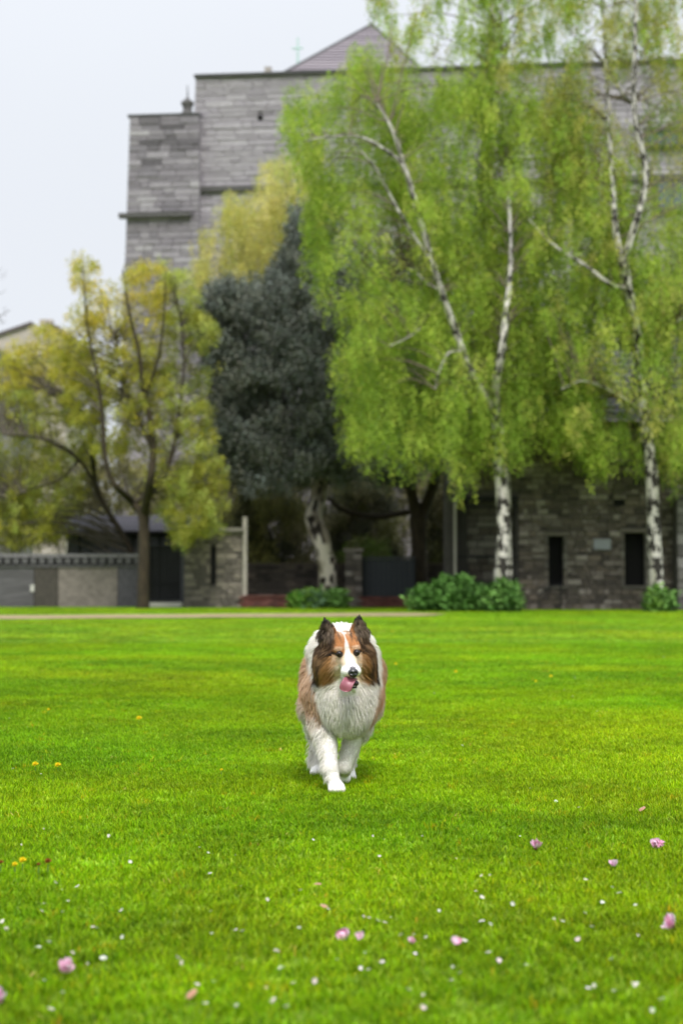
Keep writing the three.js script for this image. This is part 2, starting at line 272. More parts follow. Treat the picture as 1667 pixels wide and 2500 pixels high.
{ // black gate and its white step
  const D = 54.1, x0 = GX(366, D), x1 = GX(441, D), g = thing('iron_gate', 'black boarded iron gate between the yellow tree trunk and the stone hut', 'gate', (x0 + x1) / 2, 0, -D), w = x1 - x0, h = HY(1332, D), y0 = 0.22;
  for (let i = 0; i < 9; i++) part('board', boxGeo(w / 9 - 0.012, h - y0 - 0.1, 0.03, -w / 2 + (i + 0.5) * w / 9, (h + y0) / 2, -0.02), iron, g);
  for (const y of [y0 + 0.05, y0 + 0.5, h - 0.04]) part('rail', boxGeo(w, 0.07, 0.05, 0, y, 0.022), iron, g);
  const post = stoneMat([0.12, 0.12, 0.135]); for (const s of [-1, 1]) part('gate_post', boxGeo(0.16, h + 0.35, 0.2, s * (w / 2 + 0.1), (h + 0.35) / 2, 0), post, g);
  const st = thing('stone_step', 'white stone step below the black gate', 'step', (GX(364, 53.8) + GX(449, 53.8)) / 2, 0, -53.6); part('tread', boxGeo(GX(449, 53.8) - GX(364, 53.8), 0.14, 0.4, 0, 0.085, 0), stoneMat([0.8, 0.78, 0.68]), st); part('riser', boxGeo(1.0, 0.05, 0.44, 0, 0.0, 0), paleStone, st);
}
const dim = (x, y, t) => clamp(0.08 + 0.85 * t + 0.35 * (fbm(x * 1.7, y * 1.7, 4, 2) - 0.5), 0, 0.99);
{ // small stone hut
  const D = 53, x0 = GX(450, D), x1 = GX(590, D), w = x1 - x0, h = HY(1298, D), hut = thing('stone_hut', 'small rubble stone hut with a slit window and pale corner post', 'hut', x0, 0, -D);
  part('wall', boxGeo(w, h - 0.02, 1.9, w / 2, h / 2 - 0.01, -1.0), stoneMat([0.09, 0.082, 0.074]), hut);
  const sx = GX(521, D) - x0;
  const hm = [[0.148, 0.131, 0.113], [0.197, 0.175, 0.149], [0.257, 0.227, 0.191], [0.316, 0.278, 0.229], [0.384, 0.338, 0.283]].map(stoneMat);
  stones(hut, { seed: 21, x0: 0, x1: w, y0: 0, y1: h, z: 0.02, h: [0.07, 0.16], w: [0.14, 0.42], gap: 0.012, depth: 0.07, mats: hm, tone: dim, holes: [[sx - 0.085, sx + 0.085, HY(1425, D), HY(1335, D)]], max: 300 });
  part('slit_window', boxGeo(0.16, HY(1335, D) - HY(1425, D), 0.03, sx, (HY(1335, D) + HY(1425, D)) / 2, -0.03), black, hut);
  part('coping', boxGeo(w + 0.2, 0.12, 2.2, w / 2 - 0.02, h + 0.06, -0.95), stoneMat([0.30, 0.28, 0.24]), hut);
  part('corner_post', new THREE.CylinderGeometry(0.075, 0.085, HY(1262, D) - 0.1, 10).translate(w + 0.1, (HY(1262, D) + 0.1) / 2, 0.03), stoneMat([0.5, 0.46, 0.4]), hut);
}
// ---------------------------------------------------------------- raised bed with brick edging, low wall, pier, dark panel
{
  const D = 55.5, x0 = GX(603, D), x1 = GX(1112, D), b = thing('raised_bed', 'raised planting bed edged with red bricks under the dark evergreen tree', 'planter', 0, 0, -D);
  part('soil', boxGeo(x1 - x0, 0.34, 5.5, (x0 + x1) / 2, 0.17, -2.2), std([0.05, 0.042, 0.03], 1, { map: grainTex }), b);
  const bm = [[0.17, 0.055, 0.042], [0.21, 0.075, 0.058], [0.25, 0.10, 0.08], [0.15, 0.06, 0.05]].map(stoneMat), r = mulberry(41);
  for (const [pa, pb, dd, rows] of [[592, 706, 52.6, 4], [884, 1000, 53, 4]]) { const zz = D - dd; for (let k = 0; k < rows; k++) for (let x = GX(pa, dd) - (k % 2) * 0.11, e = GX(pb, dd); x < e; x += 0.232) { const m = part('brick', stoneGeos[Math.floor(r() * 4)], bm[Math.floor(r() * 4)], b); m.position.set(x + 0.11, 0.045 + k * 0.083, zz - (k > 1 ? 0.22 : 0) + 0.01 * r()); m.scale.set(0.22, 0.072, 0.2); } part('edging_core', boxGeo(GX(pb, dd) - GX(pa, dd), 0.16, 0.16, (GX(pa, dd) + GX(pb, dd)) / 2, 0.08, zz - 0.16), mortarDark, b); }
  const tiles = stoneMat([0.27, 0.11, 0.09]); for (let x = GX(592, 52.6); x < GX(700, 52.6); x += 0.33) part('edging_tile', boxGeo(0.32, 0.035, 0.3, x + 0.16, 0.36, D - 52.6 - 0.33), tiles, b);
}
{
  const D = 57, x0 = GX(596, D), x1 = GX(1115, D), h = HY(1380, D), w = thing('dark_stone_wall', 'low dark stone wall behind the pale twisted trunk', 'wall', x0, 0, -D);
  part('wall_core', boxGeo(x1 - x0, h, 0.4, (x1 - x0) / 2, h / 2, -0.24), mortarDark, w);
  stones(w, { seed: 51, x0: 0, x1: x1 - x0, y0: 0.3, y1: h, z: 0, h: [0.1, 0.2], w: [0.18, 0.55], gap: 0.012, depth: 0.06, mats: rubble, tone: (x, y, t) => dim(x, y, t) * 0.75, max: 180 });
  for (let x = 0; x < x1 - x0 - 0.3; x += 0.62) part('coping_stone', boxGeo(0.6, 0.07, 0.5, x + 0.31, h + 0.035, -0.2), rubble[3], w);
}
{
  const D = 54, x0 = GX(842, D), x1 = GX(884, D), h = HY(1346, D), p = thing('stone_pier', 'square stone pier beside the dark metal panel', 'pier', (x0 + x1) / 2, 0, -D), w = x1 - x0;
  part('core', boxGeo(w - 0.04, h, 0.5, 0, h / 2, -0.28), mortarDark, p);
  stones(p, { seed: 61, x0: -w / 2, x1: w / 2, y0: 0, y1: h, z: 0, h: [0.12, 0.2], w: [0.2, 0.4], gap: 0.012, depth: 0.06, mats: rubble, tone: dim });
  part('cap', boxGeo(w + 0.1, 0.09, 0.6, 0, h + 0.045, -0.25), rubble[4], p);
}
{
  const D = 54.3, x0 = GX(885, D), x1 = GX(1012, D), h = HY(1362, D), y0 = HY(1456, D), p = thing('dark_panel_fence', 'dark blue-grey boarded panel between the stone pier and the dark trunk', 'fence', (x0 + x1) / 2, 0, -D), w = x1 - x0, m = std([0.022, 0.026, 0.033], 0.7);
  for (let i = 0; i < 10; i++) part('board', boxGeo(w / 10 - 0.008, h - y0 - 0.06, 0.03, -w / 2 + (i + 0.5) * w / 10, (h + y0) / 2 - 0.03, (i % 2) * 0.008), m, p);
  part('top_rail', boxGeo(w + 0.06, 0.07, 0.1, 0, h, 0), std([0.035, 0.038, 0.045], 0.7), p); for (const s of [-1, 1]) part('post', boxGeo(0.09, h, 0.09, s * w / 2, h / 2, -0.07), iron, p);
}
// ---------------------------------------------------------------- stone gatehouse on the right
{
  const D = 49, x0 = GX(1108, D), x1 = GX(1745, D), h = 5.4, b = thing('stone_gatehouse', 'dark rubble stone building with two black openings behind the birches', 'building', x0, 0, -D), X = (px) => GX(px, D) - x0, Y = (py) => HY(py, D);
  const op = [[X(1338), X(1376), Y(1430), Y(1308)], [X(1524), X(1576), Y(1430), Y(1300)], [X(1118), X(1258), Y(1500), Y(1212)]];
  const W = x1 - x0, wallSh = new THREE.Shape([[0.02, 0], [W, 0], [W, h], [0.02, h]].map(([a, c]) => new THREE.Vector2(a, c)));
  for (const [a, c, e, f] of op) wallSh.holes.push(new THREE.Path([[a, Math.max(e, 0.02)], [c, Math.max(e, 0.02)], [c, f], [a, f]].map(([p, q]) => new THREE.Vector2(p, q))));
  part('wall', new THREE.ExtrudeGeometry(wallSh, { depth: 0.5, bevelEnabled: false }).translate(0, 0, -0.54), mortarDark, b);
  const pl = [X(1449), X(1489), Y(1341), Y(1317)], vt = [X(1499), X(1526), Y(1236), Y(1219)];
  stones(b, { seed: 71, x0: 0, x1: W, y0: 0, y1: h, z: 0, h: [0.08, 0.19], w: [0.12, 0.42], gap: 0.012, depth: 0.07, split: 0.1, mats: rubble, holes: [...op.map(([a, c, e, f]) => [a - 0.09, c + 0.09, e - 0.08, f + 0.1]), vt], see: (x, y) => y < 4.2, max: 300, tone: dim });
  const jm = [[0.19, 0.165, 0.14], [0.24, 0.22, 0.20], [0.15, 0.135, 0.12]].map(stoneMat), r = mulberry(9);
  op.slice(0, 2).forEach(([a, c, e, f]) => {
    for (const [xx, n] of [[a - 0.05, 6], [c + 0.05, 6]]) for (let k = 0; k < n; k++) { const m = part('jamb_stone', stoneGeos[k % 4], jm[Math.floor(r() * 3)], b); m.position.set(xx, e + (k + 0.5) * (f - e) / n, 0.04); m.scale.set(0.1 + 0.02 * r(), (f - e) / n - 0.012, 0.3); }
    part('sill', boxGeo(c - a + 0.24, 0.09, 0.3, (a + c) / 2, e - 0.04, -0.08), jm[2], b); part('lintel', boxGeo(c - a + 0.26, 0.12, 0.3, (a + c) / 2, f + 0.055, -0.09), jm[0], b);
    part('shutter', boxGeo(c - a + 0.1, f - e + 0.1, 0.04, (a + c) / 2, (e + f) / 2, -0.36), black, b);
  });
  part('vent', boxGeo(vt[1] - vt[0], vt[3] - vt[2], 0.05, (vt[0] + vt[1]) / 2, (vt[2] + vt[3]) / 2, -0.04), black, b);
  const pq = thing('wall_plaque', 'pale blank plaque on the stone wall between the two openings', 'plaque', x0 + (pl[0] + pl[1]) / 2, (pl[2] + pl[3]) / 2, -D + 0.05); part('slab', boxGeo(pl[1] - pl[0], pl[3] - pl[2], 0.03), stoneMat([0.33, 0.35, 0.39]), pq); part('moulding', boxGeo(pl[1] - pl[0] + 0.05, pl[3] - pl[2] + 0.05, 0.015, 0, 0, -0.02), stoneMat([0.2, 0.2, 0.21]), pq);
  // room behind the grille and roof
  const [ga, gb, , gt] = op[2], rec = new THREE.Group(); rec.name = 'porch'; b.add(rec);
  part('back_wall', boxGeo(gb - ga + 0.6, gt + 0.3, 0.3, (ga + gb) / 2, gt / 2, -0.86), mortarDark, rec); part('side_wall', boxGeo(0.2, gt + 0.3, 0.36, ga - 0.12, gt / 2, -0.72), mortarDark, rec); part('side_wall', boxGeo(0.2, gt + 0.3, 0.36, gb + 0.12, gt / 2, -0.72), mortarDark, rec); part('porch_ceiling', boxGeo(gb - ga + 0.6, 0.2, 0.36, (ga + gb) / 2, gt + 0.25, -0.74), mortarDark, rec);
  stones(rec, { seed: 72, x0: ga, x1: gb, y0: 0, y1: gt, z: -0.62, h: [0.16, 0.26], w: [0.3, 0.7], gap: 0.02, depth: 0.07, mats: [...rubble.slice(2), paleStone], tone: dim, max: 120 });
  const sm = [[0.075, 0.072, 0.08], [0.09, 0.085, 0.092]].map((c) => std(c, 0.7)), roof = new THREE.Group(); roof.name = 'roof'; b.add(roof);
  for (let i = 0; i < 14; i++) { const m = part('slate_row', boxGeo(W + 0.5, 0.03, 0.36), sm[i % 2], roof); m.position.set(W / 2, h + 0.1 + i * 0.2, 0.2 - i * 0.27); m.rotation.x = 0.55; }
  part('rear_wall', boxGeo(W, h, 0.4, W / 2, h / 2, -5), mortarDark, b); part('end_wall', boxGeo(0.4, h, 4.4, 0.22, h / 2, -2.7), mortarDark, b); part('end_wall', boxGeo(0.4, h, 4.4, W - 0.22, h / 2, -2.7), mortarDark, b); part('floor_slab', boxGeo(W - 1, 0.05, 4, W / 2, 0.03, -2.7), mortarDark, b);
  // iron grille before the porch
  const gr = thing('iron_grille', 'black iron bar grille closing the porch behind the left birch trunk', 'grille', x0 + (ga + gb) / 2, 0, -D + 0.06), gw = gb - ga + 0.1, bar = new THREE.CylinderGeometry(0.011, 0.011, gt - 0.1, 6);
  for (let i = 0; i <= 19; i++) { const m = part('bar', bar, iron, gr); m.position.set(-gw / 2 + i * gw / 19, gt / 2 - 0.02, 0); }
  for (const y of [0.1, 0.75, 1.5, gt - 0.3, gt - 0.06]) part('rail', boxGeo(gw + 0.06, y > gt - 0.1 ? 0.12 : 0.05, 0.035, 0, y, 0.0), iron, gr);
  const mesh = []; for (let i = 0; i < 40; i++) mesh.push(boxGeo(0.006, 0.26, 0.006, -gw / 2 + (i + 0.5) * gw / 40, gt - 0.19, 0.024)); part('wire_mesh', mergeGeometries(mesh), iron, gr).userData.kind = 'stuff';
  const ps = thing('pale_post', 'slim pale stone post at the left side of the grille', 'post', x0 + X(1110), 0, -D + 0.08); part('shaft', boxGeo(0.075, Y(1222), 0.1, 0, Y(1222) / 2, 0), paleStone, ps); part('cap', boxGeo(0.12, 0.06, 0.14, 0, Y(1222) + 0.03, 0), paleStone, ps);
  // handrail at the first opening
  const hr = thing('handrail', 'short bent black handrail below the narrow black opening', 'handrail', x0, 0, -D + 0.35), rp = (px, py) => V(X(px), Y(py), 0);
  part('rail', tube([rp(1308, 1455), rp(1318, 1447), rp(1330, 1440), rp(1345, 1430), rp(1368, 1429)], [0.025, 0.03, 0.03, 0.03, 0.03], 6, 3), iron, hr);
  part('upright', tube([rp(1311, 1490), rp(1311, 1453)], [0.022, 0.022], 6, 2), iron, hr); part('upright', tube([rp(1364, 1492), rp(1364, 1429)], [0.022, 0.022], 6, 2), iron, hr);
  // lighter buttress at the right edge
  const bx = X(1640), bw = W - bx, bt = thing('stone_buttress', 'paler coursed stone buttress at the right edge of the stone building', 'buttress', x0 + bx, 0, -D + 0.75), bh = Y(1225);
  part('core', boxGeo(bw, bh, 0.62, bw / 2, bh / 2, -0.36), mortarDark, bt);
  const pm = [[0.12, 0.112, 0.11], [0.18, 0.17, 0.165], [0.24, 0.228, 0.225], [0.30, 0.285, 0.285]].map(stoneMat);
  stones(bt, { seed: 73, x0: 0, x1: bw, y0: 0, y1: bh, z: 0, h: [0.22, 0.36], w: [0.4, 0.8], gap: 0.016, depth: 0.06, mats: pm, tone: dim });
  part('weathering', boxGeo(bw + 0.06, 0.1, 0.75, bw / 2, bh + 0.04, -0.33).rotateX(0), pm[0], bt);
}

// ---------------------------------------------------------------- trees
function leafCluster(seed, n, size, spread, droop = 0.3, long = 1.5) {
  const r = mulberry(seed), pos = [], nor = [];
  for (let i = 0; i < n; i++) {
    const c = V((r() - 0.5) * 2, (r() - 0.5) * 2, (r() - 0.5) * 2).multiplyScalar(spread), d = V(r() - 0.5, r() - 0.5 - droop, r() - 0.5).normalize(), s = V(r() - 0.5, r() - 0.5, r() - 0.5).cross(d).normalize(), k = size * (0.7 + 0.6 * r());
    const nn = V(0, 0, 0).crossVectors(s, d), a = c.clone(), b = c.clone().addScaledVector(d, k * long * 0.45).addScaledVector(s, k * 0.5).addScaledVector(nn, k * 0.12), e = c.clone().addScaledVector(d, k * long), f = c.clone().addScaledVector(d, k * long * 0.45).addScaledVector(s, -k * 0.5).addScaledVector(nn, k * 0.12);
    for (const p of [a, b, e, a, e, f]) pos.push(p.x, p.y, p.z);
  }
  const g = new THREE.BufferGeometry(); g.setAttribute('position', new THREE.Float32BufferAttribute(pos, 3)); g.computeVertexNormals(); return g;
}
const leafMat = new THREE.MeshPhysicalMaterial({ color: 0xffffff, roughness: 0.85, transmission: 0.36, thickness: 0, specularIntensity: 0.35 });
const hardLeafMat = new THREE.MeshPhysicalMaterial({ color: 0xffffff, roughness: 0.7, transmission: 0.12, thickness: 0, specularIntensity: 0.35 });
function inPoly(poly, x, y) { let c = false; for (let i = 0, j = poly.length - 1; i < poly.length; j = i++) { const [xi, yi] = poly[i], [xj, yj] = poly[j]; if (yi > y !== yj > y && x < (xj - xi) * (y - yi) / (yj - yi) + xi) c = !c; } return c; }
const M4 = new THREE.Matrix4(), QQ = new THREE.Quaternion(), EE = new THREE.Euler(), CC = new THREE.Color();
function scatter(name, parent, geo, mat, items) {                 // items: [x, y, z, scale, r, g, b]
  const m = new THREE.InstancedMesh(geo, mat, items.length), r = mulberry(items.length);
  items.forEach(([x, y, z, s, a, b, c], i) => { EE.set(r() * 0.9 - 0.45, r() * 6.283, r() * 0.9 - 0.45); M4.compose(V(x, y, z), QQ.setFromEuler(EE), V(s, s, s)); m.setMatrixAt(i, M4); m.setColorAt(i, CC.setRGB(a, b, c)); });
  m.name = name; m.userData.kind = 'stuff'; m.castShadow = m.receiveShadow = true; parent.add(m); return m;
}
// limbs: [[ [px, py, depth offset, radius], ... ], ...]; foliage hangs in clumps spread through the outline
function tree(o) {
  const D = o.D, [bx, by] = o.limbs[0][0], base = P(bx, by, D), t = thing(o.name, o.label, 'tree', base.x, 0, -D, o.group), r = mulberry(o.seed), loc = (px, py, dz) => P(px, py, D + dz).sub(t.position);
  const wood = [], sites = [];
  o.limbs.forEach((l, k) => {
    const pts = l.map(([px, py, dz], i) => { const p = loc(px, py, dz); if (k === 0 && i === 0) p.y = -0.05; return p; });
    wood.push(tube(pts, l.map((q) => q[3]), k === 0 ? 12 : 8, 5, k === 0 ? 0.14 : 0.1, o.seed + k));
    const c = new THREE.CatmullRomCurve3(pts, false, 'centripetal'); if (k > 0 || o.limbs.length === 1 || o.trunkSites) for (let i = 2; i <= 24; i++) sites.push(c.getPoint(i / 24));
  });
  part('trunk', mergeGeometries(wood), o.bark, t);
  if (!o.crowns) return t;
  const leaves = [], twigs = [];
  for (const c of o.crowns) {
    const xs = c.poly.map((p) => p[0]), ys = c.poly.map((p) => p[1]), xa = Math.min(...xs), xb = Math.max(...xs), ya = Math.min(...ys), yb = Math.max(...ys);
    let made = 0, tries = 0;
    while (made < c.clumps && tries++ < c.clumps * 40) {
      const px = mix(xa, xb, r()), py = mix(ya, yb, r()); if (!inPoly(c.poly, px, py)) continue;
      if (c.keep && r() > c.keep(px, py)) continue;
      const q = (px - (xa + xb) / 2) / ((xb - xa) / 2), dz = (r() * 2 - 1) * c.rz * Math.sqrt(Math.max(0.15, 1 - q * q)) + (c.dz ?? 0), p = loc(px, py, dz);
      if (fbm(p.x * c.nf, p.y * c.nf * 0.7, p.z * c.nf + o.seed, 2) < c.gap) continue;
      made++;
      const tone = c.tone(px, py, r()), cl = r();
      if (r() < (c.twig ?? 0.5)) {                                // the branch that carries this clump
        let best = null, bd = 1e9; for (const s of sites) { const d = s.distanceTo(p) * (0.75 + 0.5 * r()) + (s.y > p.y - 0.2 ? 1.2 + (s.y - p.y) * 2.0 : 0); if (d < bd) { bd = d; best = s; } }
        if (best && bd < (c.reach ?? 2.6)) { const m = best.clone().lerp(p, 0.4 + 0.25 * r()); m.y += 0.1 * bd + 0.05; m.x += (r() - 0.5) * 0.3; m.z += (r() - 0.5) * 0.3; const w = 0.008 + 0.003 * bd; twigs.push(tube([best, m, p], [w * 1.3, w, 0.006], 4, 3)); }
      }
      const ns = Math.max(1, Math.round(c.strands * (0.5 + r())));
      for (let k = 0; k < ns; k++) {
        const a = r() * 6.283, rad = c.spread * Math.sqrt(r()) * 1.2; let x = p.x + Math.cos(a) * rad, z = p.z + Math.sin(a) * rad, y = p.y + (r() - 0.5) * c.spread * (c.tall ?? 1);
        const len = c.len * (0.35 + r()), sx = (r() - 0.5) * 0.3, sz = (r() - 0.5) * 0.3, up = c.up ?? -1;
        for (let d = 0; d < len; d += c.step) {
          const j = c.jit, b = 0.72 + 0.56 * r(), h = r();
          leaves.push([x + sx * d + (r() - 0.5) * j, y + up * d + (r() - 0.5) * j, z + sz * d + (r() - 0.5) * j, 0.75 + 0.6 * r(), tone[0] * b * (0.92 + 0.2 * h), tone[1] * b, tone[2] * b]);
        }
      }
    }
  }
  if (twigs.length) { const m = part('branches', mergeGeometries(twigs), o.twigBark ?? o.bark, t); m.userData.kind = 'stuff'; }
  scatter('crown', t, o.leaf, o.leafMat ?? leafMat, leaves); treeLeaves += leaves.length;
  return t;
}
let treeLeaves = 0;
const birchTex = dataTex(256, 1024, (u, v) => {
  const a = tileNoise(u, v, 12, 2), l = tileNoise(u * 1, v * 1, 5, 7), f = fbm(Math.cos(u * 6.283) * 1.3 + 5, v * 130, Math.sin(u * 6.283) * 1.3, 2), patch = smooth(0.50, 0.57, fbm(Math.cos(u * 6.283) * 2.0 + 3, v * 58, Math.sin(u * 6.283) * 2.0 + 1, 3));
  let k = 0.86 - 0.22 * a - 0.3 * smooth(0.66, 0.8, f); const c = [k, k * 0.975, k * 0.945]; const g = mixC(c, [0.62 * k, 0.62 * k, 0.48 * k], smooth(0.5, 0.7, l) * 0.6); return mixC(g, [0.16, 0.145, 0.13], patch);
}, true, [1, 0.11]);
const birchBark = new THREE.MeshStandardMaterial({ map: birchTex, roughness: 0.85 });
const barkTex = dataTex(256, 512, (u, v) => { const f = fbm(Math.cos(u * 6.283) * 4, v * 14, Math.sin(u * 6.283) * 4, 3), k = 0.6 + 0.8 * f; return [0.34 * k, 0.30 * k, 0.23 * k]; }, true, [1, 0.4]);
const barkBump = dataTex(256, 512, (u, v) => { const f = fbm(Math.cos(u * 6.283) * 5, v * 12, Math.sin(u * 6.283) * 5, 3); return [f, f, f]; }, false, [1, 0.4]);
const brownBark = new THREE.MeshStandardMaterial({ map: barkTex, bumpMap: barkBump, bumpScale: 0.03, roughness: 0.95 });
const darkBark = new THREE.MeshStandardMaterial({ map: barkTex, color: new THREE.Color().setRGB(0.42, 0.40, 0.38), bumpMap: barkBump, bumpScale: 0.03, roughness: 0.95 });
const planeTex = dataTex(256, 512, (u, v) => { const f = fbm(Math.cos(u * 6.283) * 1.8 + 2, v * 11, Math.sin(u * 6.283) * 1.8, 3), g = fbm(Math.cos(u * 6.283) * 1.2, v * 7 + 5, Math.sin(u * 6.283) * 1.2 + 4, 2); return mixC(mixC([0.88, 0.84, 0.78], [0.66, 0.61, 0.54], smooth(0.45, 0.6, g)), [0.20, 0.17, 0.14], smooth(0.52, 0.6, f)); }, true, [1, 0.3]);
const planeBark = new THREE.MeshStandardMaterial({ map: planeTex, roughness: 0.9 });
const twigBark = std([0.10, 0.085, 0.065], 0.95), birchTwig = std([0.15, 0.12, 0.085], 0.95);
const vary = (list) => (px, py, t) => list[Math.floor(t * list.length * 0.9999)];
const birchLeaf = leafCluster(5, 6, 0.039, 0.075, 0.35, 1.35), treeLeaf = leafCluster(6, 6, 0.042, 0.07, 0.0, 1.3), hollyLeaf = leafCluster(7, 11, 0.044, 0.10, -0.1, 1.6), shrubLeaf = leafCluster(8, 7, 0.07, 0.09, -0.1, 1.6);
const G1 = [0.40, 0.53, 0.07], G2 = [0.325, 0.475, 0.06], G3 = [0.51, 0.585, 0.105], G4 = [0.25, 0.37, 0.05], G5 = [0.43, 0.44, 0.10];

tree({ name: 'birch_tree', label: 'silver birch with a forked white trunk and a long limb leaning left over the lawn', seed: 101, D: 46, bark: birchBark, twigBark: birchTwig, leaf: birchLeaf,
  limbs: [
    [[1229, 1495, 0, 0.22], [1224, 1400, 0, 0.195], [1229, 1300, 0, 0.185], [1223, 1180, 0, 0.17], [1216, 1080, 0, 0.16], [1209, 1000, 0, 0.15]],
    [[1213, 1015, 0, 0.12], [1172, 950, -0.6, 0.11], [1140, 890, -1.1, 0.10], [1105, 790, -1.5, 0.088], [1070, 690, -1.8, 0.08], [1040, 590, -1.9, 0.078], [1015, 500, -2.0, 0.074], [985, 400, -2.0, 0.066], [958, 320, -2.0, 0.05], [920, 250, -1.9, 0.03]],
    [[1208, 1015, 0, 0.13], [1211, 930, -0.5, 0.12], [1225, 850, -1.0, 0.10], [1236, 750, -1.3, 0.08], [1246, 640, -1.2, 0.06], [1242, 500, -0.6, 0.05], [1236, 350, 0.7, 0.045], [1230, 200, 0.7, 0.035], [1224, 50, 0.7, 0.03], [1220, -160, 0.7, 0.02]],
    [[1052, 640, -1.9, 0.055], [1005, 570, -2.0, 0.05], [958, 490, -2.1, 0.045], [915, 410, -2.5, 0.035], [860, 345, -2.8, 0.02]],
    [[1008, 480, -2.0, 0.04], [985, 410, -2.1, 0.055], [945, 370, -2.2, 0.045], [880, 335, -2.3, 0.03], [795, 335, -2.4, 0.02], [740, 345, -2.4, 0.012]],
    [[1128, 860, -1.3, 0.035], [1095, 862, -1.7, 0.035], [1072, 905, -1.8, 0.025], [1062, 950, -1.8, 0.015]],
    [[1030, 800, -1.0, 0.028], [985, 830, -1.4, 0.026], [950, 845, -1.6, 0.015]],
    [[1075, 710, -1.0, 0.03], [1040, 690, -0.6, 0.028], [1000, 655, 0.2, 0.02], [950, 690, 0.6, 0.012]],
  ],
  crowns: [
    { poly: [[880, 110], [850, 150], [800, 185], [722, 205], [705, 260], [700, 330], [745, 400], [750, 500], [765, 600], [795, 700], [830, 780], [815, 850], [828, 920], [835, 1000], [862, 1075], [900, 1100], [960, 1105], [1010, 1090], [1060, 1080], [1100, 1125], [1150, 1145], [1190, 1115], [1240, 1075], [1310, 1060], [1330, 700], [1330, 200], [1200, 170], [1080, 180], [1000, 150]], rz: 2.1, dz: 0.85, clumps: 1750, nf: 0.95, gap: 0.43, strands: 4, spread: 0.30, len: 0.85, step: 0.10, jit: 0.12, twig: 0.3, tone: (px, py, t) => [G1, G1, G2, G3, G2, G4][Math.floor(t * 5.99)] },
    { poly: [[800, 210], [722, 230], [715, 320], [770, 420], [775, 600], [840, 800], [845, 1000], [900, 1080], [1000, 1060], [1090, 1080], [1180, 1080], [1300, 1000], [1320, 300], [1100, 200]], rz: 0.5, dz: -2.0, clumps: 85, nf: 0.9, gap: 0.46, strands: 5, spread: 0.24, len: 0.6, step: 0.10, jit: 0.12, twig: 0.1, tone: vary([G1, G3, G1, G2]) },
    { poly: [[900, -80], [905, 30], [960, 60], [1000, 130], [1080, 165], [1330, 165], [1330, -120]], rz: 2.2, dz: 0.5, clumps: 105, nf: 0.7, gap: 0.44, strands: 6, spread: 0.24, len: 0.7, step: 0.085, jit: 0.09, twig: 0.5, tone: vary([G2, G4, G5, G1]) },
  ] });
tree({ name: 'birch_tree', label: 'silver birch at the right edge with a forked upper trunk above the black opening', seed: 202, D: 46.5, bark: birchBark, twigBark: birchTwig, leaf: birchLeaf,
  limbs: [
    [[1604, 1492, 0, 0.22], [1600, 1400, 0, 0.195], [1593, 1250, 0, 0.175], [1588, 1150, 0, 0.165], [1576, 1050, -0.3, 0.155], [1566, 930, -0.5, 0.15], [1551, 800, -0.9, 0.135], [1532, 700, -1.3, 0.12], [1518, 635, -1.5, 0.115]],
    [[1520, 650, -1.5, 0.10], [1502, 565, -1.6, 0.085], [1496, 480, -1.6, 0.075], [1490, 380, -1.4, 0.06], [1481, 200, -0.9, 0.05], [1471, 20, -0.3, 0.04], [1466, -160, -0.3, 0.03]],
    [[1517, 650, -1.5, 0.10], [1546, 560, -1.6, 0.09], [1571, 470, -1.6, 0.088], [1576, 420, -1.6, 0.088], [1560, 340, -1.5, 0.08], [1546, 250, -1.5, 0.07], [1549, 120, -1.4, 0.06], [1551, 0, -1.3, 0.05], [1556, -160, -1.2, 0.04]],
    [[1532, 705, -1.3, 0.06], [1490, 695, -1.6, 0.06], [1430, 650, -1.7, 0.05], [1340, 590, -1.2, 0.04], [1290, 535, -1.4, 0.02]],
    [[1555, 265, 0.3, 0.04], [1520, 230, 0.1, 0.045], [1470, 150, 0, 0.035], [1400, 90, 0, 0.02]],
    [[1572, 1010, 0, 0.05], [1500, 960, -0.8, 0.04], [1420, 930, -1.4, 0.03], [1370, 950, -1.6, 0.015]],
    [[1560, 880, 0, 0.05], [1620, 810, -0.5, 0.045], [1690, 760, -0.8, 0.03]],
  ],
  crowns: [
    { poly: [[1330, 150], [1320, 500], [1305, 850], [1340, 1000], [1350, 1070], [1390, 1060], [1420, 1080], [1470, 1110], [1530, 1080], [1570, 1110], [1620, 1140], [1665, 1150], [1760, 1080], [1760, 170], [1600, 190], [1560, 300], [1500, 280], [1420, 170]], rz: 2.1, dz: 0.8, clumps: 1450, nf: 0.95, gap: 0.43, strands: 4, spread: 0.30, len: 0.85, step: 0.10, jit: 0.12, twig: 0.3, keep: (px, py) => (px > 1540 && py < 620 ? 0.3 : 1), tone: (px, py, t) => (py < 450 ? [G2, G5, G5, G4] : py > 850 ? [G1, G2, G4, G5] : [G1, G2, G3, G4])[Math.floor(t * 3.99)] },
    { poly: [[1330, 250], [1320, 900], [1400, 1060], [1480, 1080], [1600, 1110], [1720, 1080], [1740, 650], [1560, 600], [1480, 300]], rz: 0.5, dz: -1.8, clumps: 120, nf: 0.9, gap: 0.45, strands: 5, spread: 0.24, len: 0.6, step: 0.10, jit: 0.12, twig: 0.1, tone: vary([G1, G3, G2, G5]) },
    { poly: [[1330, -120], [1330, 165], [1500, 150], [1760, 170], [1760, -120]], rz: 2.2, dz: 0.5, clumps: 140, nf: 0.7, gap: 0.43, strands: 6, spread: 0.24, len: 0.7, step: 0.085, jit: 0.09, twig: 0.5, tone: vary([G2, G4, G5, G5]) },
  ] });
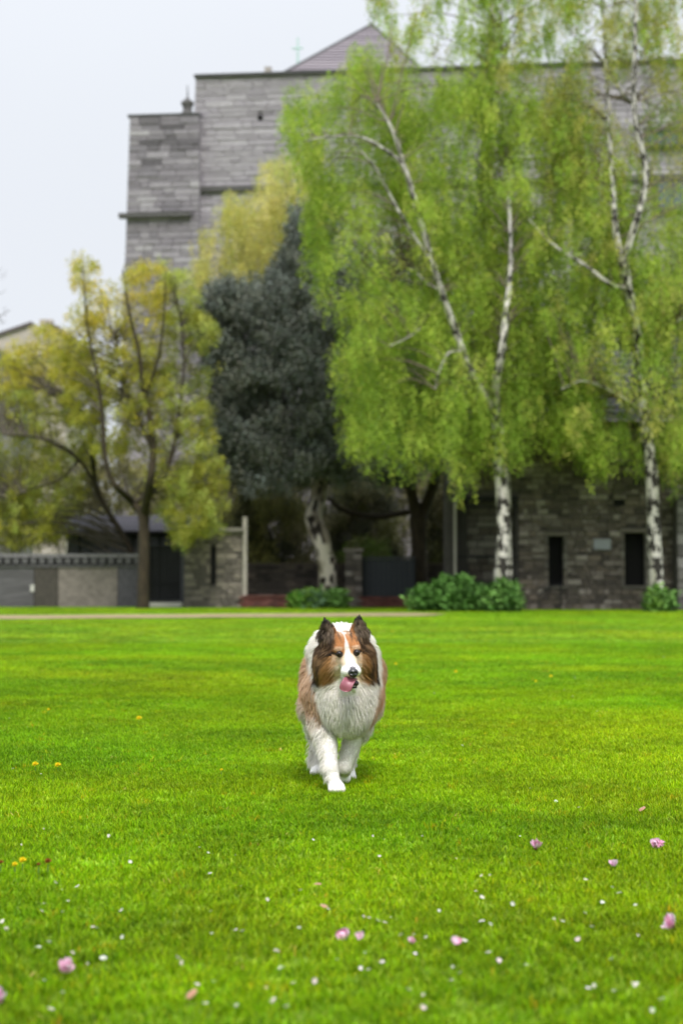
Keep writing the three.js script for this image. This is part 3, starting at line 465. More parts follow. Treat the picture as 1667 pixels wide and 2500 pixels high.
tree({ name: 'birch_tree', label: 'silver birch standing behind the forked birch, its white stem showing between leaves', seed: 303, D: 47.9, bark: birchBark, twigBark: birchTwig, leaf: birchLeaf,
  limbs: [
    [[1236, 1492, 0, 0.2], [1229, 1200, 0, 0.19], [1213, 900, 0, 0.175], [1195, 640, 0, 0.16], [1183, 430, 0, 0.15], [1190, 250, 0, 0.13], [1200, 100, 0, 0.10], [1206, -160, 0, 0.05]],
    [[1192, 560, 0, 0.06], [1150, 480, 0.6, 0.05], [1080, 400, 1.0, 0.03], [1010, 360, 1.2, 0.015]],
    [[1184, 420, 0, 0.06], [1240, 330, 0.5, 0.05], [1330, 250, 0.8, 0.03], [1400, 230, 0.9, 0.015]],
  ], trunkSites: true,
  crowns: [
    { poly: [[960, 250], [940, 420], [1000, 650], [1100, 900], [1300, 950], [1420, 800], [1440, 400], [1400, 180], [1240, 170], [1050, 190]], rz: 1.6, dz: 1.3, clumps: 480, nf: 0.8, gap: 0.42, strands: 4, spread: 0.32, len: 0.8, step: 0.09, jit: 0.1, twig: 0.3, keep: (px, py) => (Math.abs(px - 1190) < 45 && py < 640 ? 0.35 : 1), tone: vary([G2, G4, G5, G1]) },
    { poly: [[1020, -120], [1040, 100], [1060, 170], [1420, 170], [1450, -120]], rz: 1.8, dz: 0.6, clumps: 70, nf: 0.7, gap: 0.45, strands: 6, spread: 0.26, len: 0.7, step: 0.09, jit: 0.1, twig: 0.5, tone: vary([G2, G4, G5]) },
  ] });
// dark evergreen: dense rounded clumps
const K1 = [0.115, 0.132, 0.112], K2 = [0.145, 0.166, 0.14], K3 = [0.18, 0.20, 0.162], K4 = [0.155, 0.18, 0.162];
tree({ name: 'holm_oak_tree', label: 'dense dark grey-green evergreen tree standing behind the birches', seed: 404, D: 56, bark: darkBark, leaf: hollyLeaf, leafMat: hardLeafMat, trunkSites: true,
  limbs: [
    [[1024, 1475, 0, 0.30], [1024, 1400, 0, 0.27], [1022, 1320, 0, 0.27], [1020, 1260, 0, 0.28]],
    [[1020, 1275, 0, 0.2], [1000, 1180, 0, 0.17], [985, 1080, 0, 0.15], [940, 950, 0, 0.12], [860, 800, 0, 0.09], [790, 640, 0, 0.05]],
    [[1022, 1275, 0, 0.2], [1055, 1190, 0.3, 0.17], [1080, 1090, 0.5, 0.14], [1120, 980, 0.6, 0.1], [1180, 880, 0.6, 0.06]],
    [[1000, 1190, 0, 0.12], [900, 1130, -0.4, 0.1], [760, 1060, -0.8, 0.08], [620, 960, -0.8, 0.05]],
  ],
  crowns: [
    { poly: [[728, 520], [748, 530], [772, 590], [725, 615], [690, 640], [662, 690], [580, 690], [515, 715], [482, 762], [492, 835], [522, 905], [518, 1000], [528, 1090], [560, 1160], [640, 1185], [720, 1170], [860, 1160], [960, 1170], [1060, 1120], [1150, 1150], [1250, 1130], [1300, 1090], [1380, 1130], [1400, 1060], [1380, 930], [1200, 800], [1000, 700], [880, 640], [800, 540], [770, 510]], rz: 2.7, clumps: 1150, nf: 0.8, gap: 0.0, strands: 24, spread: 0.42, tall: 1.5, len: 0.16, step: 0.11, jit: 0.3, twig: 0.12, tone: vary([K1, K2, K2, K3, K4]) },
    { poly: [[728, 522], [762, 515], [800, 590], [790, 700], [665, 700], [692, 640], [722, 600]], rz: 1.2, clumps: 110, nf: 0.8, gap: 0, strands: 22, spread: 0.36, tall: 1.4, len: 0.16, step: 0.11, jit: 0.28, twig: 0.1, tone: vary([K1, K2, K3, K4]) },
  ] });
// yellow weeping tree with the pale twisted trunk
const Y1 = [0.60, 0.58, 0.17], Y2 = [0.50, 0.50, 0.13], Y3 = [0.68, 0.64, 0.25], Y4 = [0.46, 0.50, 0.13];
tree({ name: 'weeping_tree', label: 'yellow-green weeping tree with a pale mottled twisted trunk behind the evergreen', seed: 505, D: 60, bark: planeBark, twigBark: twigBark, leaf: birchLeaf,
  limbs: [
    [[802, 1475, -4.6, 0.30], [800, 1420, -4.6, 0.29], [798, 1370, -4.6, 0.31], [780, 1310, -4.6, 0.30], [765, 1265, -4.6, 0.27], [778, 1210, -4.6, 0.26], [782, 1165, -4.2, 0.25], [770, 1080, -2, 0.20], [750, 950, 0, 0.18], [720, 800, 1, 0.16]],
    [[722, 815, 1, 0.13], [700, 700, 1, 0.1], [690, 560, 1, 0.07], [700, 430, 1, 0.04]],
    [[722, 815, 1, 0.13], [650, 720, 1, 0.09], [590, 610, 1, 0.06], [560, 520, 1, 0.03]],
    [[700, 700, 1, 0.08], [740, 600, 1.5, 0.05], [760, 480, 1.5, 0.03]],
  ],
  crowns: [
    { poly: [[600, 450], [645, 385], [700, 365], [765, 420], [800, 520], [790, 640], [740, 680], [650, 690], [560, 720], [500, 700], [480, 630], [475, 590], [530, 520], [565, 460]], rz: 2.6, clumps: 330, nf: 0.8, gap: 0.39, strands: 6, spread: 0.26, len: 1.0, step: 0.10, jit: 0.10, twig: 0.4, tone: vary([Y1, Y1, Y2, Y3, Y4]) },
    { poly: [[560, 1210], [640, 1230], [700, 1240], [745, 1230], [700, 1190], [600, 1190]], rz: 1.5, dz: 0, clumps: 40, nf: 0.7, gap: 0.3, strands: 5, spread: 0.3, len: 0.8, step: 0.1, jit: 0.12, twig: 0, tone: vary([[0.12, 0.125, 0.03], [0.16, 0.16, 0.04]]) },
  ] });
// yellow-olive tree on the left
const O1 = [0.46, 0.43, 0.05], O2 = [0.42, 0.43, 0.055], O3 = [0.57, 0.49, 0.07], O4 = [0.30, 0.315, 0.045], O5 = [0.44, 0.51, 0.11];
tree({ name: 'spring_leaf_tree', label: 'spreading tree with small yellow-olive spring leaves and a dark forked trunk at left', seed: 606, D: 51.5, bark: darkBark, twigBark: twigBark, leaf: treeLeaf,
  limbs: [
    [[350, 1486, 0, 0.20], [350, 1440, 0, 0.175], [352, 1340, 0, 0.165], [351, 1240, 0, 0.17]],
    [[350, 1255, 0, 0.13], [312, 1215, 0, 0.11], [282, 1185, -1.1, 0.09], [264, 1150, -1.2, 0.075], [255, 1090, -1.3, 0.07], [250, 1010, -1.3, 0.06], [238, 920, -1.3, 0.045], [215, 800, -1.3, 0.03], [205, 680, -1.3, 0.018]],
    [[352, 1255, 0, 0.13], [366, 1180, -0.9, 0.115], [374, 1110, -0.9, 0.10], [368, 1030, -0.9, 0.085], [350, 950, -0.9, 0.07], [340, 860, -1.0, 0.055], [318, 770, -1.0, 0.04], [300, 660, -1.0, 0.02]],
    [[370, 1185, -0.9, 0.08], [405, 1150, -0.7, 0.07], [425, 1085, -0.6, 0.055], [440, 980, -0.5, 0.04], [450, 850, -0.4, 0.025], [430, 720, -0.4, 0.015]],
    [[370, 1090, -0.9, 0.06], [330, 1000, -0.5, 0.05], [300, 920, -0.2, 0.035], [280, 820, -0.1, 0.02]],
    [[354, 970, -0.9, 0.05], [385, 880, -1.2, 0.04], [400, 780, -1.4, 0.03], [405, 660, -1.4, 0.015]],
  ],
  crowns: [
    { poly: [[175, 650], [205, 612], [255, 645], [275, 720], [320, 650], [395, 632], [450, 670], [510, 770], [522, 880], [510, 1000], [515, 1100], [480, 1180], [470, 1240], [410, 1250], [385, 1150], [330, 1100], [270, 1120], [200, 1060], [150, 960], [120, 860], [100, 800], [165, 795], [195, 740]], rz: 2.2, dz: 0.7, clumps: 720, nf: 1.0, gap: 0.42, strands: 5, spread: 0.22, up: -0.35, len: 0.36, step: 0.10, jit: 0.18, twig: 0.5, reach: 5, tone: (px, py, t) => (px > 400 ? [O5, O5, O2, O4] : py < 820 ? [O3, O1, O3, O2] : [O1, O2, O4, O2])[Math.floor(t * 3.99)] },
    { poly: [[370, 1130], [540, 1110], [548, 1270], [500, 1300], [440, 1310], [385, 1270]], rz: 1.6, dz: 0.2, clumps: 110, nf: 0.9, gap: 0.36, strands: 5, spread: 0.22, up: -0.6, len: 0.5, step: 0.1, jit: 0.18, twig: 0.4, reach: 4, tone: vary([O5, O2, O4]) },
  ] });
tree({ name: 'leaning_tree', label: 'leaning many-branched tree with olive leaves behind the low wall at far left', seed: 707, D: 55.5, bark: darkBark, twigBark: twigBark, leaf: treeLeaf, trunkSites: true,
  limbs: [
    [[338, 1478, 0, 0.13], [322, 1350, 0, 0.10], [295, 1298, 0, 0.095], [262, 1245, 0, 0.09], [240, 1200, 0, 0.085], [226, 1120, -1.0, 0.07], [216, 1040, -1.0, 0.06], [190, 995, -1.0, 0.045], [140, 970, -1.0, 0.03]],
    [[238, 1195, -1.0, 0.06], [200, 1130, -1.3, 0.055], [150, 1090, -1.5, 0.045], [90, 1068, -1.6, 0.035], [10, 1062, -1.7, 0.02]],
    [[222, 1100, -1.0, 0.05], [235, 1010, -0.6, 0.045], [225, 930, -0.4, 0.03], [190, 850, -0.3, 0.015]],
    [[190, 1125, -1.3, 0.04], [150, 1170, -1.6, 0.03], [90, 1190, -1.8, 0.02], [20, 1220, -0.9, 0.01]],
  ],
  crowns: [
    { poly: [[-90, 880], [20, 850], [110, 795], [170, 800], [230, 900], [260, 1000], [230, 1150], [190, 1230], [165, 1310], [100, 1325], [40, 1330], [-90, 1330]], rz: 2.1, dz: 0.7, clumps: 700, nf: 1.0, gap: 0.41, strands: 5, spread: 0.22, up: -0.4, len: 0.36, step: 0.10, jit: 0.18, twig: 0.45, reach: 6, tone: (px, py, t) => (py < 950 ? [O1, O3, O2, O1] : [O2, O4, O2, O5])[Math.floor(t * 3.99)] },
  ] });
// bare twigs reaching in at the left edge, high up
tree({ name: 'bare_tree', label: 'nearly bare tree whose twigs reach into the sky at the left edge', seed: 808, D: 70, bark: twigBark, leaf: treeLeaf, trunkSites: true,
  limbs: [[[-190, 1450, 0, 0.22], [-170, 1200, 0, 0.18], [-130, 950, 0, 0.12], [-90, 800, 0, 0.07], [-60, 700, 0, 0.03]], [[-120, 900, 0, 0.06], [-40, 790, 0, 0.03], [2, 770, 0, 0.016], [26, 756, 0, 0.006]], [[-100, 840, 0, 0.04], [-40, 730, 0, 0.02], [4, 715, 0, 0.012], [16, 708, 0, 0.006]], [[-80, 760, 0, 0.03], [-20, 670, 0, 0.015], [8, 655, 0, 0.006]], [[-2, 772, 0, 0.012], [8, 790, 0, 0.02], [14, 782, 0, 0.006]]],
  crowns: [{ poly: [[-120, 640], [6, 650], [14, 790], [-120, 800]], rz: 1, clumps: 16, nf: 1, gap: 0.2, strands: 2, spread: 0.2, len: 0.2, step: 0.1, jit: 0.15, twig: 0, tone: vary([[0.1, 0.08, 0.09]]) }] });

// ---------------------------------------------------------------- shrubs and undergrowth
function shrub(name, label, D, poly, clumps, rz, leaf, tones, group, extra = {}) {
  const xs = poly.map((p) => p[0]), cx = (Math.min(...xs) + Math.max(...xs)) / 2, base = Math.max(...poly.map((p) => p[1])), t = thing(name, label, 'shrub', GX(cx, D), 0, -D, group), r = mulberry(clumps + Math.round(cx)), loc = (px, py, dz) => { const p = P(px, py, D + dz).sub(t.position); p.y = Math.max(p.y, 0.04); return p; };
  const stems = [], leaves = []; const top = Math.min(...poly.map((p) => p[1]));
  for (let i = 0; i < (extra.stems ?? 7); i++) { const px = mix(Math.min(...xs), Math.max(...xs), 0.2 + 0.6 * r()), a = loc(px, base, (r() - 0.5) * rz), b = loc(px + (r() - 0.5) * 40, mix(base, top, 0.7), (r() - 0.5) * rz); a.y = extra.y0 ?? 0; const m = a.clone().lerp(b, 0.5); m.x += (r() - 0.5) * 0.15; stems.push(tube([a, m, b], [0.03, 0.02, 0.01], 5, 2)); }
  part('stems', mergeGeometries(stems), twigBark, t);
  let n = 0, tries = 0; while (n < clumps && tries++ < clumps * 60) {
    const px = mix(Math.min(...xs), Math.max(...xs), r()), py = mix(top, base, r()); if (!inPoly(poly, px, py)) continue; n++;
    const p = loc(px, py, (r() * 2 - 1) * rz), tone = tones[Math.floor(r() * tones.length)];
    for (let k = 0; k < (extra.per ?? 14); k++) { const b = 0.7 + 0.6 * r(), s = extra.spread ?? 0.16; leaves.push([p.x + (r() - 0.5) * 2 * s, Math.max(0.03, p.y + (r() - 0.5) * 2 * s), p.z + (r() - 0.5) * 2 * s, 0.7 + 0.7 * r(), tone[0] * b, tone[1] * b, tone[2] * b]); }
  }
  scatter('leaves', t, leaf, extra.mat ?? hardLeafMat, leaves); treeLeaves += leaves.length; return t;
}
const S1 = [0.10, 0.225, 0.045], S2 = [0.155, 0.30, 0.07], S3 = [0.06, 0.14, 0.03], S4 = [0.17, 0.31, 0.05];
shrub('green_shrub', 'wide glossy green shrub at the foot of the forked birch', 46.6, [[1000, 1484], [1002, 1468], [1030, 1446], [1055, 1436], [1080, 1424], [1105, 1438], [1130, 1420], [1155, 1432], [1185, 1440], [1200, 1455], [1202, 1486]], 105, 0.6, shrubLeaf, [S1, S1, S2, S3]);
shrub('green_shrub', 'small rounded green shrub right against the forked birch trunk', 45.6, [[1200, 1486], [1205, 1460], [1212, 1440], [1230, 1430], [1250, 1438], [1264, 1456], [1266, 1486]], 45, 0.35, shrubLeaf, [S1, S2, S2, S3]);
shrub('green_shrub', 'small green shrub at the foot of the right edge birch', 45.6, [[1578, 1488], [1590, 1468], [1600, 1450], [1612, 1442], [1625, 1458], [1640, 1475], [1645, 1488]], 34, 0.3, shrubLeaf, [S1, S2, S4]);
shrub('green_shrub', 'low pale green shrub before the pale twisted trunk', 52, [[722, 1478], [742, 1464], [770, 1456], [810, 1453], [838, 1458], [842, 1480], [780, 1484]], 50, 0.4, shrubLeaf, [S2, S4, [0.14, 0.25, 0.12]]);
shrub('green_shrub', 'low tuft of bright green leaves by the red brick edging', 52, [[700, 1476], [715, 1462], [735, 1458], [750, 1470], [748, 1480]], 14, 0.25, shrubLeaf, [S4, [0.1, 0.26, 0.03]]);
const B1 = [0.16, 0.165, 0.055], B2 = [0.26, 0.235, 0.12], B3 = [0.34, 0.33, 0.10], B4 = [0.075, 0.08, 0.045];
shrub('background_bush', 'dim olive bush behind the low stone wall beside the stone hut', 61, [[560, 1400], [570, 1250], [600, 1190], [660, 1180], [720, 1200], [745, 1290], [750, 1400]], 130, 1.0, hollyLeaf, [B1, B2, B3, B4], null, { spread: 0.3, per: 26, mat: leafMat, stems: 14 });
shrub('background_bush', 'dim brownish bush right of the pale twisted trunk', 62, [[790, 1400], [800, 1230], [840, 1180], [910, 1185], [960, 1230], [970, 1400]], 130, 1.0, hollyLeaf, [B1, B2, B4, B4], null, { spread: 0.3, per: 26, mat: leafMat, stems: 14 });
shrub('background_bush', 'bright green low bush above the dark panel', 59, [[820, 1372], [850, 1330], [900, 1310], [950, 1320], [965, 1372]], 40, 0.6, treeLeaf, [[0.09, 0.15, 0.02], B1, [0.12, 0.2, 0.02]], null, { spread: 0.2, per: 16, mat: leafMat });
shrub('background_bush', 'dark bush between the dark trunk and the grille', 61, [[1030, 1420], [1035, 1240], [1060, 1190], [1110, 1180], [1130, 1260], [1130, 1420]], 100, 0.8, hollyLeaf, [B4, B1, B4, B2], null, { spread: 0.3, per: 24, mat: leafMat });
shrub('background_bush', 'long dim bush line above the slate shed roof at left', 62, [[-100, 1340], [-100, 1160], [60, 1130], [150, 1110], [230, 1080], [300, 1090], [400, 1170], [520, 1180], [560, 1240], [560, 1340]], 420, 1.0, hollyLeaf, [B1, B2, B3], null, { spread: 0.3, per: 16, mat: leafMat, stems: 14 });
shrub('background_hedge', 'tall dark hedge filling the back behind the raised bed and its wall', 66, [[440, 1440], [450, 1180], [560, 1130], [700, 1120], [900, 1120], [1060, 1140], [1130, 1160], [1140, 1440]], 420, 0.9, hollyLeaf, [B1, B4, B4, B2], null, { spread: 0.34, per: 24, mat: leafMat, stems: 24 });
{ // dark bent bough lying behind the pale trunk
  const D = 58, g = thing('fallen_bough', 'dark bent bough slanting behind the pale twisted trunk', 'branch', 0, 0, -D), L = (px, py) => P(px, py, D).sub(g.position);
  part('bough', tube([L(800, 1215), L(830, 1240), L(870, 1256), L(920, 1262), L(1000, 1250)], [0.05, 0.07, 0.08, 0.09, 0.1], 8, 4, 0.15), darkBark, g); part('side_twig', tube([L(860, 1252), L(880, 1220), L(905, 1195)], [0.04, 0.03, 0.012], 6, 3), darkBark, g);
}

// ---------------------------------------------------------------- grass
const GRASS_TOP = 0.024;
{
  const blade = (r, pos, cx, cz, h, w, col) => {
    const a = r() * 6.283, lean = (0.25 + 0.95 * r()) * h, dx = Math.cos(a), dz = Math.sin(a), sx = -dz * w / 2, sz = dx * w / 2, b = r() * 0.5 - 0.25;
    const tw = Math.cos(b), p = [[cx - sx, -0.004, cz - sz], [cx + sx, -0.004, cz + sz], [cx + dx * lean * 0.3 + sx * 0.85, h * 0.55, cz + dz * lean * 0.3 + sz * 0.85], [cx + dx * lean * 0.3 - sx * 0.85, h * 0.55, cz + dz * lean * 0.3 - sz * 0.85], [cx + dx * lean, h * 0.98 * tw, cz + dz * lean]];
    const q = r(), kk = 0.45 + 0.95 * r(), tint = q < 0.07 ? [1.9, 1.5, 60] : q < 0.14 ? [1.5, 1.05, 4] : [kk * (0.8 + 0.35 * r()), kk, kk];
    for (const i of [0, 1, 2, 0, 2, 3, 3, 2, 4]) { pos.push(...p[i]); col.push(...tint); }
  };
  const tuft = (seed, n, rad, h0, h1, w) => { const r = mulberry(seed), pos = [], col = []; for (let i = 0; i < n; i++) { const a = r() * 6.283, q = rad * Math.sqrt(r()); blade(r, pos, Math.cos(a) * q, Math.sin(a) * q, mix(h0, h1, r()), w * (0.6 + 0.8 * r()), col); } const g = new THREE.BufferGeometry(); g.setAttribute('position', new THREE.Float32BufferAttribute(pos, 3)); g.setAttribute('color', new THREE.Float32BufferAttribute(col, 3)); g.computeVertexNormals(); return g; };
  const grassMat = new THREE.MeshPhysicalMaterial({ color: 0xffffff, vertexColors: true, roughness: 0.75, transmission: 0.38, thickness: 0, specularIntensity: 0.12 });
  const r = mulberry(900), rows = [[2.5, 7.5, 2000, 1.0, 0.75], [7.5, 13, 1500, 1.15, 0.75], [13, 22, 800, 1.6, 1.6], [22, 54, 270, 2.6, 3.2]], geos = [tuft(1, 22, 0.030, 0.012, 0.026, 0.0026), tuft(2, 20, 0.032, 0.010, 0.024, 0.003), tuft(3, 22, 0.028, 0.014, 0.030, 0.0024)], sets = [[], [], []];
  for (const [d0, d1, dens, s, m] of rows) {
    const half = (d) => 0.2 * d + m, area = 0.2 * (d1 * d1 - d0 * d0) + 2 * m * (d1 - d0), n = Math.round(area * dens);
    for (let i = 0; i < n; i++) {
      let d, x; do { d = mix(d0, d1, r()); x = (r() * 2 - 1) * half(d1); } while (Math.abs(x) > half(d));
      if (d > 36 && d < 43) { const px = CX + x / d * FPX, c = mix(36.6, 41.6, (px + 420) / 1510); if (px < 1070 && Math.abs(d - c) < 2.0) continue; }
      const big = fbm(x * 0.55 + 3, d * 0.55, 1, 3), mid = fbm(x * 3 + 1, d * 3, 5, 2), t = r();
      if (t > 0.97 && mid < 0.5) continue;
      const k = 0.65 + 0.5 * big + 0.5 * (mid - 0.5) + 0.4 * (t - 0.5), yel = clamp(0.25 + 1.5 * (fbm(x * 0.9 + 40, d * 0.9, 8, 2) - 0.5) + 0.5 * (r() - 0.5));
      let c = mixC([0.185, 0.40, 0.001], [0.335, 0.475, 0.001], yel); if (r() < 0.012) c = [0.5, 0.44, 0.004];
      sets[Math.floor(r() * 3)].push([x, d, s * (0.75 + 0.5 * r()), c[0] * k, c[1] * k, c[2] * k]);
    }
  }
  sets.forEach((list, i) => {
    const m = new THREE.InstancedMesh(geos[i], grassMat, list.length);
    list.forEach(([x, d, s, a, b, c], k) => { EE.set((r() - 0.5) * 0.25, r() * 6.283, (r() - 0.5) * 0.25); M4.compose(V(x, 0, -d), QQ.setFromEuler(EE), V(s, (d > 22 ? 0.45 : s * Math.min(1, 1 / s)) * (0.8 + 0.4 * r()), s)); m.setMatrixAt(k, M4); m.setColorAt(k, CC.setRGB(a, b, c)); });
    m.name = numbered('grass'); m.castShadow = m.receiveShadow = true; tag(m, ['short mown green grass of the lawn', 'finer green grass blades of the lawn', 'taller green grass blades of the lawn'][i], 'grass', null, 'stuff'); scene.add(m);
  });
}
function ground(px, py) { const q = P(px, py, 1), k = EYE / (EYE - q.y); return V(q.x * k, 0, -k); }

// ---------------------------------------------------------------- fallen blossom, petals, daisies and dandelions
const petalMat = (c, tr = 0.3) => new THREE.MeshPhysicalMaterial({ color: new THREE.Color().setRGB(...c), roughness: 0.8, transmission: tr, thickness: 0 });
const pinks = [[0.84, 0.55, 0.70], [0.86, 0.64, 0.77], [0.88, 0.76, 0.84], [0.74, 0.33, 0.50]].map((c) => petalMat(c)), whites = [[0.72, 0.64, 0.63], [0.74, 0.60, 0.62], [0.70, 0.69, 0.64]].map((c) => petalMat(c)), paleBrown = petalMat([0.45, 0.22, 0.13]), gold = std([0.85, 0.68, 0.01], 0.8), goldDark = std([0.30, 0.10, 0.015], 0.8), stemMat = std([0.10, 0.2, 0.03], 0.7);
function petalGeo(len, wid, cup, seg = 5) {
  const pos = [], idx = []; for (let i = 0; i <= seg; i++) for (let j = -2; j <= 2; j++) { const t = i / seg, w = wid * Math.sin(Math.PI * (0.12 + 0.80 * t)) ** 0.7, u = j / 2; pos.push(u * w / 2, cup * (t * t + 0.5 * u * u) * len, t * len * (1 - 0.08 * (1 - Math.abs(u)) * (t > 0.95 ? 1 : 0))); }
  for (let i = 0; i < seg; i++) for (let j = 0; j < 4; j++) { const a = i * 5 + j, b = a + 5; idx.push(a, b, a + 1, b, b + 1, a + 1); }
  const g = new THREE.BufferGeometry(); g.setAttribute('position', new THREE.Float32BufferAttribute(pos, 3)); g.setIndex(idx); g.computeVertexNormals(); return g;
}
const pg = [petalGeo(0.024, 0.019, 0.35), petalGeo(0.021, 0.017, 0.6), petalGeo(0.018, 0.016, 0.15)];
function blossom(px, py, label, size, tilt, seed, n = 13) {
  const p = ground(px, py), r = mulberry(seed), g = thing('fallen_blossom', label, 'blossom', p.x, GRASS_TOP - 0.004, p.z, 'pink blossoms fallen on the lawn');
  const head = new THREE.Group(); head.name = 'flower_head'; head.rotation.set(tilt[0], r() * 6, tilt[1]); head.scale.setScalar(size); g.add(head);
  for (let i = 0; i < n; i++) { const m = part('petal', pg[i % 3], pinks[Math.floor(r() * 4)], head), ring = i < 6 ? 0 : i < 10 ? 1 : 2; m.rotation.order = 'YXZ'; m.rotation.set(-[0.25, 0.75, 1.2][ring] - 0.3 * r(), i * 2.4 + r() * 0.4, (r() - 0.5) * 0.5); m.position.y = ring * 0.003; }
  part('calyx', new THREE.SphereGeometry(0.005, 8, 6), std([0.22, 0.06, 0.06], 0.8), head); part('stalk', new THREE.CylinderGeometry(0.0012, 0.0012, 0.02, 5).translate(0, -0.01, 0), stemMat, head);
}
blossom(1307, 2088, 'pink double blossom with separate petals, left of the pair at the right', 1.05, [0.5, 0.2], 1);
blossom(1601, 2078, 'large pink blossom near the right edge, its dark centre turned down', 1.2, [1.3, 0.1], 2, 15);
blossom(1498, 2130, 'small flattened pink blossom between the two larger ones at right', 0.8, [0.3, -0.5], 3, 10);
blossom(1640, 2282, 'pink blossom standing on edge at the right edge of the lawn', 1.15, [1.2, 0.9], 4, 10);
blossom(846, 2302, 'pale pink blossom at bottom centre, in front of the dog', 1.0, [0.8, -0.7], 5, 9);
blossom(880, 2310, 'little pale pink blossom touching the one in front of the dog', 0.6, [0.4, 0.6], 8, 6);
blossom(163, 2396, 'round pink blossom at the bottom left of the lawn', 1.1, [0.7, 0.2], 6, 14);
blossom(4, 2466, 'pink blossom cut by the bottom left edge', 1.0, [0.6, 0.4], 7, 12);
blossom(1113, 2330, 'flattened faded pink blossom at lower centre right of the lawn', 0.7, [0.2, 0.1], 9, 7);
blossom(1005, 2325, 'tiny faded pink blossom left of the flattened one at lower centre', 0.55, [0.2, 0.1], 10, 7);
{ // loose petals
  const spots = [[107, 2035], [176, 2030], [267, 2056], [52, 2078], [510, 2097], [487, 2088], [574, 2105], [767, 2068], [323, 2118], [509, 2155], [596, 2173], [140, 2180], [148, 2180], [186, 2187], [112, 2216], [163, 2220], [153, 2238], [100, 2238], [8, 2263], [20, 2284], [232, 2284], [238, 2288], [293, 2244], [296, 2313], [102, 2332], [182, 2350], [218, 2372], [123, 2326], [245, 2358], [442, 2367], [441, 2365], [733, 2193], [655, 2218], [515, 2248], [576, 2293], [587, 2298], [667, 2338], [797, 2232], [735, 2280], [514, 2305], [820, 2362], [112, 2422], [155, 2455], [470, 2448], [488, 2432], [575, 2484], [526, 2413], [645, 2430], [670, 2462], [693, 2375], [709, 2420], [510, 2480], [133, 2497], [1290, 1938], [1292, 1939], [1415, 1986], [1270, 2058], [1360, 1966], [936, 2060], [912, 2057], [1029, 2062], [1118, 2110], [1172, 2152], [1192, 2152], [1158, 2193], [1181, 2209], [1426, 2164], [1495, 2188], [1516, 2198], [1467, 2225], [1428, 2246], [1348, 2258], [1370, 2270], [1545, 2222], [1610, 2279], [1556, 2297], [1448, 2284], [1403, 2320], [1490, 2370], [1255, 2233], [1074, 2248], [1200, 2285], [1182, 2268], [956, 2256], [918, 2265], [974, 2300], [1012, 2298], [1042, 2302], [895, 2342], [1009, 2350], [938, 2372], [882, 2388], [894, 2391], [1140, 2326], [1108, 2388], [1119, 2393], [1107, 2415], [1003, 2447], [1028, 2448], [1040, 2493], [1200, 2346], [1218, 2376], [1447, 2425], [1540, 2417], [1553, 2420], [1626, 2460], [1500, 2447], [1598, 2492], [1428, 2435], [890, 2258], [901, 2262], [945, 2272], [1286, 2368], [30, 1887], [103, 1902], [409, 1766], [67, 1782], [23, 1762], [1403, 1660], [1377, 1690], [1398, 1708], [1455, 1745], [1061, 1700], [1460, 1795], [1620, 1610], [1130, 1828], [930, 2108], [702, 2480], [765, 2430], [1385, 2085]];
  const r = mulberry(555), w = [petalGeo(0.013, 0.011, 0.25, 3), petalGeo(0.016, 0.012, -0.2, 3), petalGeo(0.011, 0.011, 0.5, 3)];
  spots.forEach(([px, py]) => {
    const p = ground(px, py), k = r(), small = py < 2150 ? 0.95 : 1.05, m = new THREE.Mesh(w[Math.floor(r() * 3)], k < 0.8 ? whites[Math.floor(r() * 3)] : pinks[2]); m.name = numbered('fallen_petal'); m.castShadow = m.receiveShadow = true;
    m.position.set(p.x, GRASS_TOP - 0.012 + 0.012 * r(), p.z); m.rotation.set((r() - 0.3) * 1.1, r() * 6.283, (r() - 0.5) * 0.9); m.scale.setScalar(small * (0.42 + 0.55 * r())); tag(m, 'small pale fallen petal lying loose on the lawn', 'petal', 'loose petals on the lawn'); scene.add(m);
  });
  [[1572, 1990, 'brown withered petal on the lawn above the right pink blossom', 1.5], [797, 2246, 'reddish withered petal near bottom centre of the lawn', 1.3], [785, 2186, 'orange-brown withered petal below the dog', 1.1], [476, 2452, 'brownish withered petal near the bottom left centre', 1.4]].forEach(([px, py, l, s]) => { const p = ground(px, py), m = new THREE.Mesh(w[1], paleBrown); m.name = numbered('withered_petal'); m.position.set(p.x, GRASS_TOP + 0.006, p.z); m.rotation.set(0.4, r() * 6, 0.3); m.scale.setScalar(s * 1.2); m.castShadow = m.receiveShadow = true; tag(m, l, 'petal'); scene.add(m); });
}
